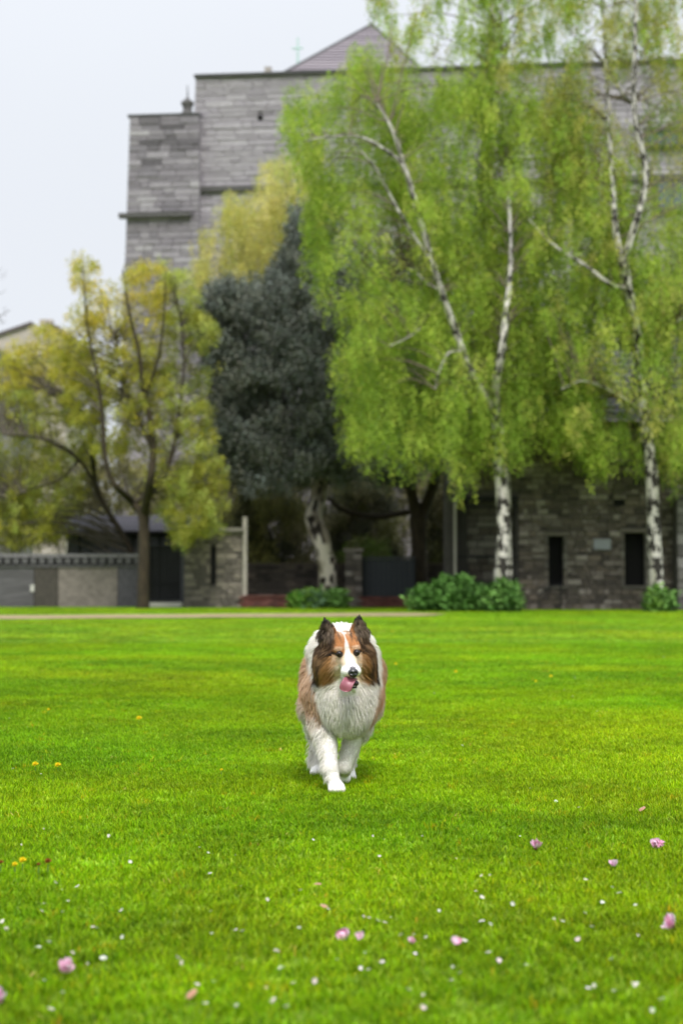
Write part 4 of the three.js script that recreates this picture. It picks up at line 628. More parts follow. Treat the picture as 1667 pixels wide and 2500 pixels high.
{ // dandelions: a domed head of narrow rays on a short stalk
  const ray = petalGeo(0.016, 0.004, 0.15, 3), head = (n, r0) => { const r = mulberry(n), gs = []; for (let i = 0; i < n; i++) gs.push(ray.clone().rotateX(-r() * 1.4).rotateY(i * 2.4).translate(0, 0.003, 0)); return mergeGeometries(gs); }, hg = head(46, 0);
  [[340, 1772, 'bright yellow dandelion alone on the lawn left of the dog', gold, 1.2], [87, 1890, 'yellow dandelion, left of the pair at the left edge', gold, 1], [142, 1892, 'yellow dandelion, right of the pair at the left edge', gold, 1], [56, 2136, 'orange-yellow dandelion highest of the cluster at the left edge', gold, 0.8], [37, 2145, 'small yellow dandelion below the orange one at the left edge', gold, 0.6], [118, 2138, 'dark orange closing dandelion right of the left edge cluster', goldDark, 0.75], [95, 2144, 'brown withered dandelion head between the left edge flowers', goldDark, 0.45], [3, 2140, 'brown withered dandelion head cut by the left edge', goldDark, 0.6], [966, 1632, 'yellow dandelion close to the right flank of the dog', gold, 1.1], [1112, 1652, 'yellow dandelion right of the dog in mid lawn', gold, 1.2], [1344, 1664, 'yellow dandelion far right of the dog in mid lawn', gold, 1.1], [1307, 1676, 'small dull yellow dandelion beside the far right one', gold, 0.8], [957, 1548, 'distant dull yellow dandelion beside the ear of the dog', gold, 1], [119, 1748, 'small pale yellow dandelion at left in mid lawn', gold, 0.7], [541, 1902, 'tiny yellow flower left of the dog on the shaded grass', gold, 0.5]].forEach(([px, py, label, m, s]) => {
    const p = ground(px, py), g = thing('dandelion', label, 'dandelion', p.x, 0, p.z); part('flower_head', hg, m, g).scale.setScalar(s); g.children[0].position.y = GRASS_TOP + 0.010; g.children[0].rotation.x = 0.35; part('stalk', new THREE.CylinderGeometry(0.002, 0.0025, GRASS_TOP + 0.006, 5).translate(0, (GRASS_TOP + 0.006) / 2, 0), stemMat, g);
  });
}

// ---------------------------------------------------------------- the dog
{
  const DD = 6.52, origin = V(0, 0, -DD), dog = thing('dog', 'long-haired sable and white collie walking towards the camera with its tongue out', 'dog', 0, 0, -DD);
  const Q = (u, v, z) => P(680 + u / 4.703, 1460 + v / 4.703, DD - z).sub(origin);      // from a spot in the enlarged photograph at a depth along the dog
  // head axes
  const eyeMid = Q(797, 635, 0.06), headRot = new THREE.Matrix4().makeRotationFromEuler(new THREE.Euler(0, 0.15, 0.075, 'ZYX'));
  const headInv = headRot.clone().invert(), Hd = (x, y, z) => V(x, y, z).applyMatrix4(headRot).add(eyeMid), toHead = (p) => p.clone().sub(eyeMid).applyMatrix4(headInv);
  // distance field: tapered capsules and ellipsoids joined smoothly
  const prims = [];
  const cap = (a, b, ra, rb, k = 0.025) => prims.push({ t: 0, a, b, ra, rb, k, ab: b.clone().sub(a), l2: b.clone().sub(a).lengthSq() });
  const ell = (c, r, k = 0.03, rot = null) => prims.push({ t: 1, c, r, k, inv: rot ? rot.clone().invert() : null });
  const e = (x, y, z) => V(x, y, z);
  // trunk
  ell(e(0.012, 0.405, -0.17), [0.128, 0.175, 0.165]); ell(e(0.016, 0.432, -0.38), [0.136, 0.172, 0.25], 0.05); ell(e(0.014, 0.442, -0.60), [0.114, 0.148, 0.15], 0.05);
  ell(e(0.016, 0.385, -0.075), [0.098, 0.135, 0.09], 0.04); ell(e(0.028, 0.31, -0.085), [0.080, 0.080, 0.075], 0.05);                              // ruff
  cap(e(0.006, 0.50, -0.20), Hd(0, 0.0, -0.09), 0.118, 0.075, 0.05);                     // neck
  ell(e(0.002, 0.545, -0.20), [0.115, 0.075, 0.12], 0.04);                               // mane
  // head
  const hE = (x, y, z, r, k = 0.015) => ell(Hd(x, y, z), r, k, headRot);
  hE(0, 0.018, -0.068, [0.058, 0.054, 0.070], 0.02); hE(0.042, -0.035, -0.07, [0.036, 0.050, 0.052], 0.02); hE(-0.042, -0.035, -0.07, [0.036, 0.050, 0.052], 0.02);
  hE(0.024, 0.016, -0.022, [0.024, 0.016, 0.022], 0.014); hE(-0.024, 0.016, -0.022, [0.024, 0.016, 0.022], 0.014);   // brows
  cap(Hd(0, -0.026, -0.022), Hd(0, -0.064, 0.076), 0.036, 0.0205, 0.012); hE(0.017, -0.066, 0.036, [0.021, 0.021, 0.045], 0.01); hE(-0.017, -0.066, 0.036, [0.021, 0.021, 0.045], 0.01);
  cap(Hd(0, -0.088, -0.035), Hd(0.004, -0.126, 0.05), 0.026, 0.0125, 0.008);             // lower jaw
  for (const s of [-1, 1]) { cap(Hd(s * 0.055, 0.055, -0.075), Hd(s * 0.061, 0.090, -0.078), 0.031, 0.026, 0.016); cap(Hd(s * 0.061, 0.078, -0.078), Hd(s * 0.0675, 0.141, -0.084), 0.0300, 0.0030, 0.012); }
  // cheek ruffs
  for (const s of [-1, 1]) hE(s * 0.067, -0.035, -0.095, [0.033, 0.072, 0.045], 0.03);
  // supporting front leg (image left)
  cap(e(-0.068, 0.38, -0.14), e(-0.066, 0.27, -0.13), 0.072, 0.052, 0.03); cap(e(-0.066, 0.27, -0.13), Q(597, 1960, -0.02), 0.047, 0.027, 0.02); cap(Q(597, 1960, -0.02), Q(650, 2165, 0.0), 0.027, 0.024, 0.012);
  const paw = (c, sx = 0.030) => { ell(c, [sx, 0.023, 0.040], 0.012); for (const k of [-1.5, -0.5, 0.5, 1.5]) ell(e(c.x + k * sx * 0.5, c.y - 0.006, c.z + 0.03 - 0.006 * Math.abs(k)), [0.0098, 0.0125, 0.016], 0.006); };
  const pawA = Q(668, 2195, 0.0); pawA.y = 0.026; paw(pawA, 0.031);
  // other front leg, stepping, carried back
  cap(e(0.07, 0.37, -0.15), e(0.062, 0.25, -0.16), 0.068, 0.046, 0.03); cap(e(0.062, 0.25, -0.16), Q(752, 1945, -0.13), 0.042, 0.026, 0.02); cap(Q(752, 1945, -0.13), e(0.010, 0.045, -0.225), 0.025, 0.021, 0.012); ell(e(0.010, 0.034, -0.215), [0.026, 0.021, 0.036], 0.012);
  // hind legs
  const hl = (x, hipZ, knee, hock, pw) => { cap(e(x, 0.42, hipZ), knee, 0.090, 0.066, 0.04); cap(knee, e(mix(knee.x, hock.x, 0.55), mix(knee.y, hock.y, 0.55), mix(knee.z, hock.z, 0.55)), 0.070, 0.044, 0.03); cap(e(mix(knee.x, hock.x, 0.5), mix(knee.y, hock.y, 0.5), mix(knee.z, hock.z, 0.5)), hock, 0.045, 0.026, 0.025); cap(hock, e(pw.x, 0.04, pw.z - 0.01), 0.025, 0.022, 0.014); paw(pw, 0.027); };
  const pwL = Q(440, 2005, -0.585); pwL.y = 0.024; hl(-0.068, -0.60, e(-0.088, 0.285, -0.52), e(pwL.x - 0.002, 0.165, -0.68), pwL);
  const pwR = Q(808, 2062, -0.43); pwR.y = 0.024; hl(0.082, -0.60, e(0.086, 0.30, -0.48), e(pwR.x + 0.012, 0.16, -0.53), pwR);
  cap(e(0, 0.47, -0.72), e(0.01, 0.22, -0.82), 0.045, 0.03, 0.03);                        // tail
  const tmp = V(0, 0, 0);
  function sdf(x, y, z) {
    let d = 1;
    for (const q of prims) {
      let s;
      if (q.t === 0) { const px = x - q.a.x, py = y - q.a.y, pz = z - q.a.z, h = clamp((px * q.ab.x + py * q.ab.y + pz * q.ab.z) / q.l2); s = Math.hypot(px - q.ab.x * h, py - q.ab.y * h, pz - q.ab.z * h) - (q.ra + (q.rb - q.ra) * h); }
      else { tmp.set(x - q.c.x, y - q.c.y, z - q.c.z); if (q.inv) tmp.applyMatrix4(q.inv); const a = tmp.x / q.r[0], b = tmp.y / q.r[1], c = tmp.z / q.r[2], k0 = Math.hypot(a, b, c), k1 = Math.hypot(a / q.r[0], b / q.r[1], c / q.r[2]); s = k1 > 1e-9 ? k0 * (k0 - 1) / k1 : -Math.min(...q.r); }
      const h = Math.max(q.k - Math.abs(d - s), 0) / q.k; d = Math.min(d, s) - h * h * q.k * 0.25;
    }
    return d;
  }
  // mesh the field with surface nets
  const C = 0.0062, lo = [-0.24, -0.006, -0.90], dim = [78, 118, 178];
  lo[0] = -0.235; const [nx, ny, nz] = dim, F = new Float32Array(nx * ny * nz), id = (i, j, k) => i + nx * (j + ny * k);
  for (let k = 0; k < nz; k += 1) for (let j = 0; j < ny; j++) for (let i = 0; i < nx; i++) F[id(i, j, k)] = 9;
  { // skip far space by testing every fourth corner first
    const S = 4; for (let k = 0; k < nz; k += S) for (let j = 0; j < ny; j += S) for (let i = 0; i < nx; i += S) {
      const cd = sdf(lo[0] + (i + 2) * C, lo[1] + (j + 2) * C, lo[2] + (k + 2) * C), far = Math.abs(cd) > C * S * 1.9;
      for (let c = k; c < Math.min(k + S, nz); c++) for (let b = j; b < Math.min(j + S, ny); b++) for (let a = i; a < Math.min(i + S, nx); a++) F[id(a, b, c)] = far ? cd : sdf(lo[0] + a * C, lo[1] + b * C, lo[2] + c * C);
    }
  }
  const vid = new Int32Array(nx * ny * nz).fill(-1), vp = [], vi = [];
  for (let k = 0; k < nz - 1; k++) for (let j = 0; j < ny - 1; j++) for (let i = 0; i < nx - 1; i++) {
    let n = 0, sx = 0, sy = 0, sz = 0; const f = [], o = id(i, j, k); for (let c = 0; c < 8; c++) f.push(F[o + (c & 1) + nx * ((c >> 1 & 1) + ny * (c >> 2))]);
    const neg = f.filter((q) => q < 0).length; if (neg === 0 || neg === 8) continue;
    for (let a = 0; a < 8; a++) for (const bit of [1, 2, 4]) if (!(a & bit)) { const b = a | bit; if (f[a] < 0 !== f[b] < 0) { const t = f[a] / (f[a] - f[b]); n++; sx += (a & 1) + (bit === 1 ? t : 0); sy += (a >> 1 & 1) + (bit === 2 ? t : 0); sz += (a >> 2) + (bit === 4 ? t : 0); } }
    vid[o] = vp.length / 3; vp.push(lo[0] + (i + sx / n) * C, lo[1] + (j + sy / n) * C, lo[2] + (k + sz / n) * C);
  }
  for (let k = 1; k < nz - 1; k++) for (let j = 1; j < ny - 1; j++) for (let i = 1; i < nx - 1; i++) {
    const o = id(i, j, k), a = F[o] < 0; const quad = (p, q, r, s, flip) => { if (p < 0 || q < 0 || r < 0 || s < 0) return; flip ? vi.push(p, r, q, p, s, r) : vi.push(p, q, r, p, r, s); };
    if (a !== F[o + 1] < 0) quad(vid[o - nx - nx * ny], vid[o - nx * ny], vid[o], vid[o - nx], !a);
    if (a !== F[o + nx] < 0) quad(vid[o - 1 - nx * ny], vid[o - 1], vid[o], vid[o - nx * ny], !a);
    if (a !== F[o + nx * ny] < 0) quad(vid[o - 1 - nx], vid[o - nx], vid[o], vid[o - 1], !a);
  }
  const nv = vp.length / 3, vn = new Float32Array(nv * 3);
  const grad = (x, y, z) => { const h = 0.003, g = V(sdf(x + h, y, z) - sdf(x - h, y, z), sdf(x, y + h, z) - sdf(x, y - h, z), sdf(x, y, z + h) - sdf(x, y, z - h)); return g.normalize(); };
  for (let i = 0; i < nv; i++) { const g = grad(vp[i * 3], vp[i * 3 + 1], vp[i * 3 + 2]); vn[i * 3] = g.x; vn[i * 3 + 1] = g.y; vn[i * 3 + 2] = g.z; }

  // ---- coat markings
  const white = [0.93, 0.90, 0.87], cream = [0.74, 0.58, 0.42], orange = [0.56, 0.245, 0.085], gold_ = [0.50, 0.275, 0.105], tan = [0.62, 0.35, 0.20], tanPale = [0.80, 0.61, 0.47], brown = [0.12, 0.072, 0.042], dark = [0.022, 0.017, 0.014], greyBrown = [0.27, 0.20, 0.145], lip = [0.018, 0.014, 0.015];
  const W1 = (a, b, x) => smooth(a, b, x);
  function coat(p, n) {
    const h = toHead(p), ax = Math.abs(h.x), nz_ = noise(p.x * 60 + 9, p.y * 28, p.z * 60) - 0.5, nb = noise(p.x * 170, p.y * 60, p.z * 170) - 0.5;
    // ---- head
    const earY = h.y > 0.05 && ax > 0.026, onHead = h.z > -0.142 && h.y > -0.15 && ax < 0.125 && h.y < 0.17 && (h.y > -0.115 + 0.0 || h.z > -0.02) && (h.z > -0.11 || ax > 0.04 || h.y > 0.03);
    if (onHead) {
      // muzzle and blaze
      const jaw = h.z > -0.03 && h.y < -0.088 - 0.20 * Math.max(0, h.z);
      if (jaw) { if (h.y > -0.128 && n.y > -0.25 && h.z > 0.0) return lip; return white; }
      let c;
      const wB = h.y > 0.055 ? 0.0025 : h.y > 0 ? mix(0.0065, 0.003, h.y / 0.055) : h.y > -0.03 ? mix(0.0065, 0.014, -h.y / 0.03) : mix(0.014, 0.026, clamp((-0.03 - h.y) / 0.022));
      const blaze = 1 - W1(wB - 0.002, wB + 0.004, Math.abs(h.x + 0.002) + nz_ * 0.006);
      // base: forehead orange, sides brown
      c = mixC(orange, gold_, W1(0.01, -0.02, h.y));
      c = mixC(c, cream, W1(0.055, 0.075, h.y) * (1 - W1(0.018, 0.032, ax)) * 0.6);
      c = mixC(c, brown, W1(0.036, 0.054, ax + 0.25 * (h.y - 0.03) + nz_ * 0.02) * W1(-0.004, 0.012, h.y + nz_ * 0.01));
      // cheeks
      const ch = W1(0.004, -0.008, h.y);
      if (ch > 0) { let q = mixC(cream, gold_, W1(0.036, 0.062, ax + nz_ * 0.02)); q = mixC(q, brown, W1(0.078, 0.100, ax + nz_ * 0.05 - 0.10 * Math.min(0, h.y + 0.02) * (h.x > 0 ? 1 : -0.3))); q = mixC(q, dark, 0.8 * W1(0.094, 0.108, ax + nz_ * 0.04)); c = mixC(c, q, ch); }
      // forehead mottling
      if (h.y > 0.012 && ax < 0.05) { const ang = Math.atan2(h.x, h.y + 0.06), st = noise(ang * 26 + 40, h.y * 16, 2) - 0.5; c = mixC(c, mixC(brown, dark, 0.3), clamp(W1(0.018, 0.062, h.y) * W1(0.002, 0.030, ax) * (0.50 + st * 1.7))); c = mixC(c, cream, clamp(0.5 * W1(0.1, 0.35, -st) * W1(0.04, 0.08, h.y) * W1(0.03, 0.015, ax))); }
      // pale brows and under-eye
      const br = Math.hypot((ax - 0.030) / 0.016, (h.y - 0.016) / 0.0085); c = mixC(c, cream, 0.6 * W1(1.25, 0.6, br));
      const ue = Math.hypot((ax - 0.040) / 0.014, (h.y + 0.020) / 0.012); c = mixC(c, cream, 0.55 * W1(1.3, 0.5, ue));
      // dark rims and the line from the outer corner of the eye
      const er = Math.hypot((ax - 0.0325) / 0.0155, (h.y - 0.0) / 0.0105); c = mixC(c, dark, W1(1.12, 0.85, er));
      c = mixC(c, dark, W1(0.0065, 0.003, Math.abs(h.y - 0.002 - 0.12 * (ax - 0.045))) * W1(0.042, 0.050, ax) * W1(0.085, 0.065, ax));
      c = mixC(c, white, blaze);
      if (h.y < -0.036 && ax < 0.047) c = mixC(c, white, W1(-0.036, -0.052, h.y + nz_ * 0.01) * W1(-0.028, -0.010, h.z));
      // ears
      if (earY) { let q = mixC([0.05, 0.034, 0.025], greyBrown, 0.8 * W1(0.15, 0.6, noise(p.x * 150, p.y * 30, 3)) * (n.z > 0.2 ? 1.0 : 0.3)); q = mixC(q, dark, W1(0.096, 0.114, h.y + nz_ * 0.012)); q = mixC(q, orange, W1(0.044, 0.034, ax) * W1(0.105, 0.085, h.y) * 0.7); c = mixC(c, q, W1(0.048, 0.062, h.y + (ax - 0.04) * 0.4)); }
      // fringes: dark locks at the side of the head below the ears
      if (ax > 0.056 && h.y > -0.03 && h.y < 0.06) c = mixC(c, nb > 0.05 ? mixC(greyBrown, gold_, 0.45) : brown, 0.85 * W1(0.056, 0.07, ax + h.y * 0.2));
      // under the cheeks the ruff is white again
      c = mixC(c, white, W1(-0.092, -0.112, h.y + nz_ * 0.02 + (h.x < 0 ? 0.0 : 0.012)));
      return c;
    }
    // ---- body
    if (p.y < 0.20 && p.z > -0.35) return white;
    const collar = W1(-0.335, -0.265, p.z + nz_ * 0.04 - 0.18 * (p.y - 0.5)), xb = p.x - 0.016, edge = mix(0.072, 0.138, clamp((p.y - 0.22) / 0.34)) + (xb > 0 ? 0.006 : 0);
    const side = W1(edge - 0.008, edge + 0.010, Math.abs(xb) + nz_ * 0.025);
    let sable = mixC(tan, tanPale, clamp(0.25 + nb * 0.9 + 0.5 * W1(0.30, 0.16, p.y))); sable = mixC(sable, brown, 0.16 * W1(0.1, 0.3, noise(p.x * 30, p.y * 14, p.z * 14) - 0.3) * W1(0.5, 0.3, Math.abs(p.y - 0.38) * 2));
    let tanAmt = Math.max((1 - collar), side * W1(0.57, 0.49, p.y) * W1(-0.03, -0.07, p.z));
    if (p.z < -0.42) tanAmt *= W1(0.22, 0.36, p.y + nz_ * 0.06); else tanAmt *= W1(0.245, 0.335, p.y + nz_ * 0.06);
    return mixC(white, sable, clamp(tanAmt));
  }
  // ---- body mesh
  const bg = new THREE.BufferGeometry(), bc = new Float32Array(nv * 3); bg.setAttribute('position', new THREE.Float32BufferAttribute(vp, 3)); bg.setAttribute('normal', new THREE.BufferAttribute(vn, 3)); bg.setIndex(vi);
  for (let i = 0; i < nv; i++) bc.set(coat(V(vp[i * 3], vp[i * 3 + 1], vp[i * 3 + 2]), V(vn[i * 3], vn[i * 3 + 1], vn[i * 3 + 2])), i * 3);
  bg.setAttribute('color', new THREE.BufferAttribute(bc, 3));
  part('body', bg, new THREE.MeshStandardMaterial({ vertexColors: true, roughness: 0.9 }), dog);

  // ---- face
  const eyeM = new THREE.MeshPhysicalMaterial({ color: new THREE.Color().setRGB(0.012, 0.008, 0.006), roughness: 0.18, specularIntensity: 0.6 });
  for (const s of [-1, 1]) { const m = part('eye', new THREE.SphereGeometry(0.0128, 20, 14), eyeM, dog); m.position.copy(Hd(s * 0.0325, -0.0005, 0.0)); }
  const noseM = new THREE.MeshPhysicalMaterial({ color: new THREE.Color().setRGB(0.014, 0.014, 0.017), roughness: 0.38, clearcoat: 0.5, clearcoatRoughness: 0.25 });
  { const g = new THREE.SphereGeometry(1, 28, 20), p = g.attributes.position; for (let i = 0; i < p.count; i++) { let x = p.getX(i), y = p.getY(i), z = p.getZ(i); const w = y > 0 ? 1 : mix(0.72, 1, (y + 1)); x *= w; for (const s of [-1, 1]) { const d = Math.hypot((x - s * 0.42) / 0.24, (y + 0.02) / 0.34); if (z > 0 && d < 1) z -= 0.5 * (1 - d * d); } if (z > 0 && Math.abs(x) < 0.09 && y < 0.1) z -= 0.2 * (1 - Math.abs(x) / 0.09); p.setXYZ(i, x * 0.0198, y * 0.0182, z * 0.0150); } g.computeVertexNormals(); g.applyMatrix4(headRot); const m = part('nose', g, noseM, dog); m.position.copy(Hd(0.0, -0.070, 0.0905)); }
  const bridge = new THREE.SphereGeometry(1, 16, 10).scale(0.012, 0.009, 0.014).applyMatrix4(headRot); part('nose_bridge', bridge, std([0.16, 0.15, 0.165], 0.7), dog).position.copy(Hd(0.0, -0.0535, 0.083));
  { // tongue: a curling slab with a rounded tip, hanging over the side of the jaw
    const path = new THREE.CatmullRomCurve3([Hd(0.006, -0.094, 0.035), Hd(-0.004, -0.092, 0.062), Hd(-0.016, -0.099, 0.080), Hd(-0.027, -0.112, 0.086), Hd(-0.0325, -0.124, 0.085), Hd(-0.036, -0.135, 0.081)]), pos = [], idx = [], N = 20, M = 12, side = V(1, -0.28, 0.1).normalize().applyMatrix4(headRot);
    for (let i = 0; i <= N; i++) { const t = i / N, c = path.getPoint(t), tg = path.getTangent(t), up = V(0, 0, 0).crossVectors(tg, side).normalize(), sd = V(0, 0, 0).crossVectors(up, tg).normalize(), w = 0.0235 * (t < 0.75 ? 0.85 + 0.2 * t : Math.sqrt(Math.max(0, 1 - ((t - 0.75) / 0.25) ** 2)) + 0.001);
      for (let j = 0; j < M; j++) { const a = j / M * 6.283, cu = Math.cos(a), th = Math.sin(a) * 0.0035 + 0.004 * cu * cu; const q = c.clone().addScaledVector(sd, cu * w).addScaledVector(up, th - 0.002 * (1 - Math.abs(cu)) * 2); pos.push(q.x, q.y, q.z); } }
    for (let i = 0; i < N; i++) for (let j = 0; j < M; j++) { const a = i * M + j, b = i * M + (j + 1) % M; idx.push(a, b, a + M, b, b + M, a + M); }
    const g = new THREE.BufferGeometry(); g.setAttribute('position', new THREE.Float32BufferAttribute(pos, 3)); g.setIndex(idx); g.computeVertexNormals();
    part('tongue', g, new THREE.MeshPhysicalMaterial({ color: new THREE.Color().setRGB(0.33, 0.10, 0.14), roughness: 0.42, clearcoat: 0.35, clearcoatRoughness: 0.4 }), dog);
  }
  { const g = new THREE.SphereGeometry(1, 18, 12).scale(0.0175, 0.0125, 0.026).applyMatrix4(headRot); part('mouth_lining', g, std([0.02, 0.010, 0.011], 0.6), dog).position.copy(Hd(0.008, -0.111, 0.044));
    const tm = std([0.72, 0.66, 0.52], 0.4), tg = new THREE.ConeGeometry(0.0022, 0.007, 6); for (const [x, y, z] of [[0.017, -0.112, 0.052], [0.012, -0.116, 0.060], [0.006, -0.118, 0.063], [0.000, -0.118, 0.063], [0.020, -0.108, 0.040]]) part('tooth', tg, tm, dog).position.copy(Hd(x, y, z)); }

  // ---- fur: wisps of hair combed over the body
  const wisp = (seed, n, spread, w) => { const r = mulberry(seed), pos = []; for (let i = 0; i < n; i++) { const a = r() * 6.283, q = Math.sqrt(r()) * spread, x0 = Math.cos(a) * q, z0 = Math.sin(a) * q, L = 0.65 + 0.45 * r(), dx = (r() - 0.5) * 0.30, dz = (r() - 0.5) * 0.22, tw = (r() - 0.5) * 1.6, cx = Math.cos(tw) * w / 2, cz = Math.sin(tw) * w / 2; let prev = null; for (let s = 0; s <= 3; s++) { const t = s / 3, y = L * t * (1 - 0.22 * t), zz = z0 * 0.012 + L * (0.42 * t * t + dz * t), xx = x0 + dx * L * t * 1; const k = s === 3 ? 0.12 : 1 - 0.3 * t, c = [xx, y, zz, k]; if (prev) { const A = [prev[0] - cx * prev[3], prev[1], prev[2] - cz * prev[3] * 0.2], B = [prev[0] + cx * prev[3], prev[1], prev[2] + cz * prev[3] * 0.2], Cc = [xx + cx * k, y, zz + cz * k * 0.2], Dd = [xx - cx * k, y, zz - cz * k * 0.2]; for (const p of [A, B, Cc, A, Cc, Dd]) pos.push(...p); } prev = c; } } const g = new THREE.BufferGeometry(); g.setAttribute('position', new THREE.Float32BufferAttribute(pos, 3)); g.computeVertexNormals(); return g; };
  // in the wisp x is measured in hair-widths of the copy and y, z in its length
  const wg = wisp(3, 6, 0.9, 0.30), rnd = mulberry(4242), furs = [];
  const area = new Float64Array(vi.length / 3); let tot = 0; const tA = V(0, 0, 0), tB = V(0, 0, 0), tC = V(0, 0, 0), gv = (i, o) => o.set(vp[i * 3], vp[i * 3 + 1], vp[i * 3 + 2]);
  for (let f = 0; f < area.length; f++) { gv(vi[f * 3], tA); gv(vi[f * 3 + 1], tB); gv(vi[f * 3 + 2], tC); const a = tB.sub(tA).cross(tC.sub(tA)).length() / 2, h = toHead(tA), front = tA.z > -0.30 ? 1.25 : 0.8, hw = h.length() < 0.19 ? 2.6 : 1; tot += a * front * hw; area[f] = tot; }
  const nosePt = Hd(0, -0.06, 0.09), NF = 150000;
  const fd = V(0, 0, 0), X = V(0, 0, 0), Y = V(0, 0, 0), Z = V(0, 0, 0);
  for (let s = 0; s < NF; s++) {
    const t = rnd() * tot; let a = 0, b = area.length - 1; while (a < b) { const m = a + b >> 1; area[m] < t ? a = m + 1 : b = m; }
    let u = rnd(), v = rnd(); if (u + v > 1) { u = 1 - u; v = 1 - v; }
    const i0 = vi[a * 3], i1 = vi[a * 3 + 1], i2 = vi[a * 3 + 2], L = (arr, k) => arr[i0 * 3 + k] * (1 - u - v) + arr[i1 * 3 + k] * u + arr[i2 * 3 + k] * v;
    const p = V(L(vp, 0), L(vp, 1), L(vp, 2)), n = V(L(vn, 0), L(vn, 1), L(vn, 2)).normalize(), h = toHead(p), ax = Math.abs(h.x);
    let len, lift, calm = 1, wid = 0.0042, head = h.z > -0.15 && h.y > -0.13 && ax < 0.13 && h.y < 0.17;
    if (head && h.z > -0.045 && ax < 0.052 && h.y > -0.16 && h.y < 0.065) { // face
      if (Math.hypot(ax - 0.0325, h.y) < 0.0135 && h.z > -0.03) continue;
      if (h.y < -0.086 - 0.2 * Math.max(0, h.z) && h.z > 0.0) continue;
      if (h.z > 0.068 && h.y > -0.075 && ax < 0.016) continue;
      fd.copy(p).sub(nosePt).normalize(); len = 0.006 + 0.012 * smooth(0.03, -0.04, h.z) * smooth(-0.08, 0.03, h.y + 0.02); lift = 0.28; wid = 0.0024; if (h.z > 0.02) len = 0.0055;
    } else if (head && h.y > 0.066 + 0.034 * rnd() && ax > 0.03) { // ears
      fd.set(Math.sign(h.x) * 0.1, 1, 0.0).applyMatrix4(headRot); len = h.y > 0.128 ? 0.003 : h.y > 0.112 ? 0.006 : 0.007 + 0.006 * rnd(); lift = 0.10; wid = 0.0022; if (n.z > 0.3 && h.y < 0.118) { len = 0.026; fd.set(-Math.sign(h.x) * 0.25, 0.7, 0.5); lift = 0.35; wid = 0.003; }
    } else if (head && h.y > 0.035) { fd.set(Math.sign(h.x) * 0.35, 0.55, -0.75); if (ax > 0.05) { fd.set(Math.sign(h.x) * 0.2, -0.75, 0.15); len = 0.030; lift = 0.22; } else { len = 0.02; lift = 0.35; } wid = 0.003; }
    else if (head && (h.z > -0.135) && ax > 0.03) { // cheeks and side fringes
      fd.set(Math.sign(h.x) * 0.75, -0.72, -0.2); len = mix(0.02, 0.052, smooth(0.04, 0.085, ax)) * (0.7 + 0.6 * rnd()); lift = 0.33; wid = 0.0034;
    } else if (p.y < 0.055) { fd.set((p.x > 0 ? 0.1 : -0.1), -1, 0.35); len = 0.010; lift = 0.12; wid = 0.003; }
    else if (p.y < 0.235) { // legs
      fd.set((rnd() - 0.5) * 0.3, -1, -0.25); const backSide = smooth(0.1, -0.7, n.z); len = 0.014 + 0.030 * backSide * smooth(0.03, 0.12, p.y); lift = 0.22; if (p.z < -0.45) { len += 0.012; fd.x += Math.sign(p.x) * 0.2; } if (n.x < -0.4 && p.x < -0.02) { len += 0.012; fd.x -= 0.25; }
    } else if (p.z > -0.20) { // ruff and chest
      const top = smooth(0.50, 0.58, p.y); fd.set((p.x - 0.012) * 3.0 + (rnd() - 0.5) * 0.35, mix(-1, -0.35, top), mix(0.05, -0.8, top)); calm = 0.4; len = 0.05 + 0.032 * rnd(); lift = mix(0.24, 0.28, top); if (p.y > 0.56) len = 0.03; wid = 0.0046;
    } else { fd.set((rnd() - 0.5) * 0.5, -0.55, -0.85); len = 0.030 + 0.014 * rnd(); lift = 0.75; wid = 0.0036; if (p.y > 0.54) { len = 0.028; lift = 0.55; } }
    if (h.y < -0.085 && h.y > -0.16 && h.z > -0.06 && ax < 0.04) { fd.set((rnd() - 0.5) * 0.5, -1, -0.7); len = 0.022; lift = 0.12; wid = 0.004; }
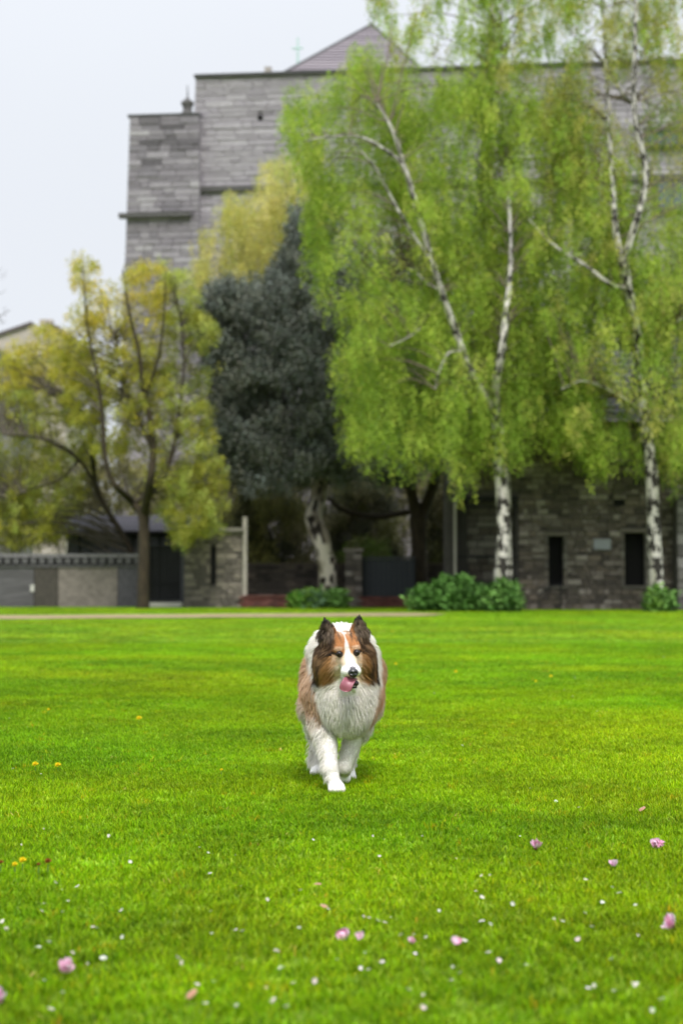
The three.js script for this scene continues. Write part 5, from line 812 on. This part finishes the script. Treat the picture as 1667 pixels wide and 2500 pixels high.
    fd.x += (noise(p.x * 22, p.y * 22, p.z * 22) - 0.5) * 0.7 * calm; fd.y += (noise(p.x * 22 + 30, p.y * 22, p.z * 22) - 0.5) * 0.45;
    fd.addScaledVector(n, -fd.dot(n)); if (fd.lengthSq() < 1e-4) continue; fd.normalize();
    const lock = (noise(p.x * 45 + 5, p.y * 26, p.z * 45) - 0.5) * calm, long = smooth(0.015, 0.04, len); len *= (0.7 + 0.6 * rnd()) * (1 + 0.5 * lock * long); lift += 0.38 * lock * long; const guard = long > 0.3 && rnd() < 0.13; if (guard) { lift = 1.0 + 0.5 * rnd(); len = Math.min(len, 0.045) * 1.05; wid *= 0.7; }
    Y.copy(fd).addScaledVector(n, lift + 0.22 * (rnd() - 0.5) + 0.15).normalize(); Z.copy(fd).addScaledVector(n, -0.25); Z.y -= 0.25; Z.addScaledVector(Y, -Z.dot(Y)).normalize(); X.crossVectors(Y, Z);
    const c = coat(p, n); if (c === lip) continue; 
    const k = 0.80 + 0.38 * rnd(); let col = [c[0] * k, c[1] * k, c[2] * k]; if (guard && !head) col = mixC(col, cream, 0.45); if (c[0] > 0.7) { const q = 0.88 + 0.13 * rnd(); col = [c[0] * q, c[1] * q * (0.985 + 0.015 * rnd()), c[2] * q * (0.93 + 0.07 * rnd())]; }
    furs.push([p.clone().addScaledVector(n, -0.001), X.clone().multiplyScalar(wid), Y.clone().multiplyScalar(len), Z.clone().multiplyScalar(len), col]);
  }
  const fm = new THREE.InstancedMesh(wg, new THREE.MeshPhysicalMaterial({ color: 0xffffff, roughness: 0.6, specularIntensity: 0.35, transmission: 0.3, thickness: 0 }), furs.length);
  furs.forEach(([p, x, y, z, c], i) => { M4.makeBasis(x, y, z).setPosition(p); fm.setMatrixAt(i, M4); fm.setColorAt(i, CC.setRGB(...c)); });
  fm.name = 'fur'; fm.userData.kind = 'stuff'; fm.castShadow = fm.receiveShadow = true; dog.add(fm);
  console.log('dog', nv, 'vertices', furs.length, 'wisps', 'leaves', treeLeaves);
}

shade(scene);
renderer.render(scene, camera);
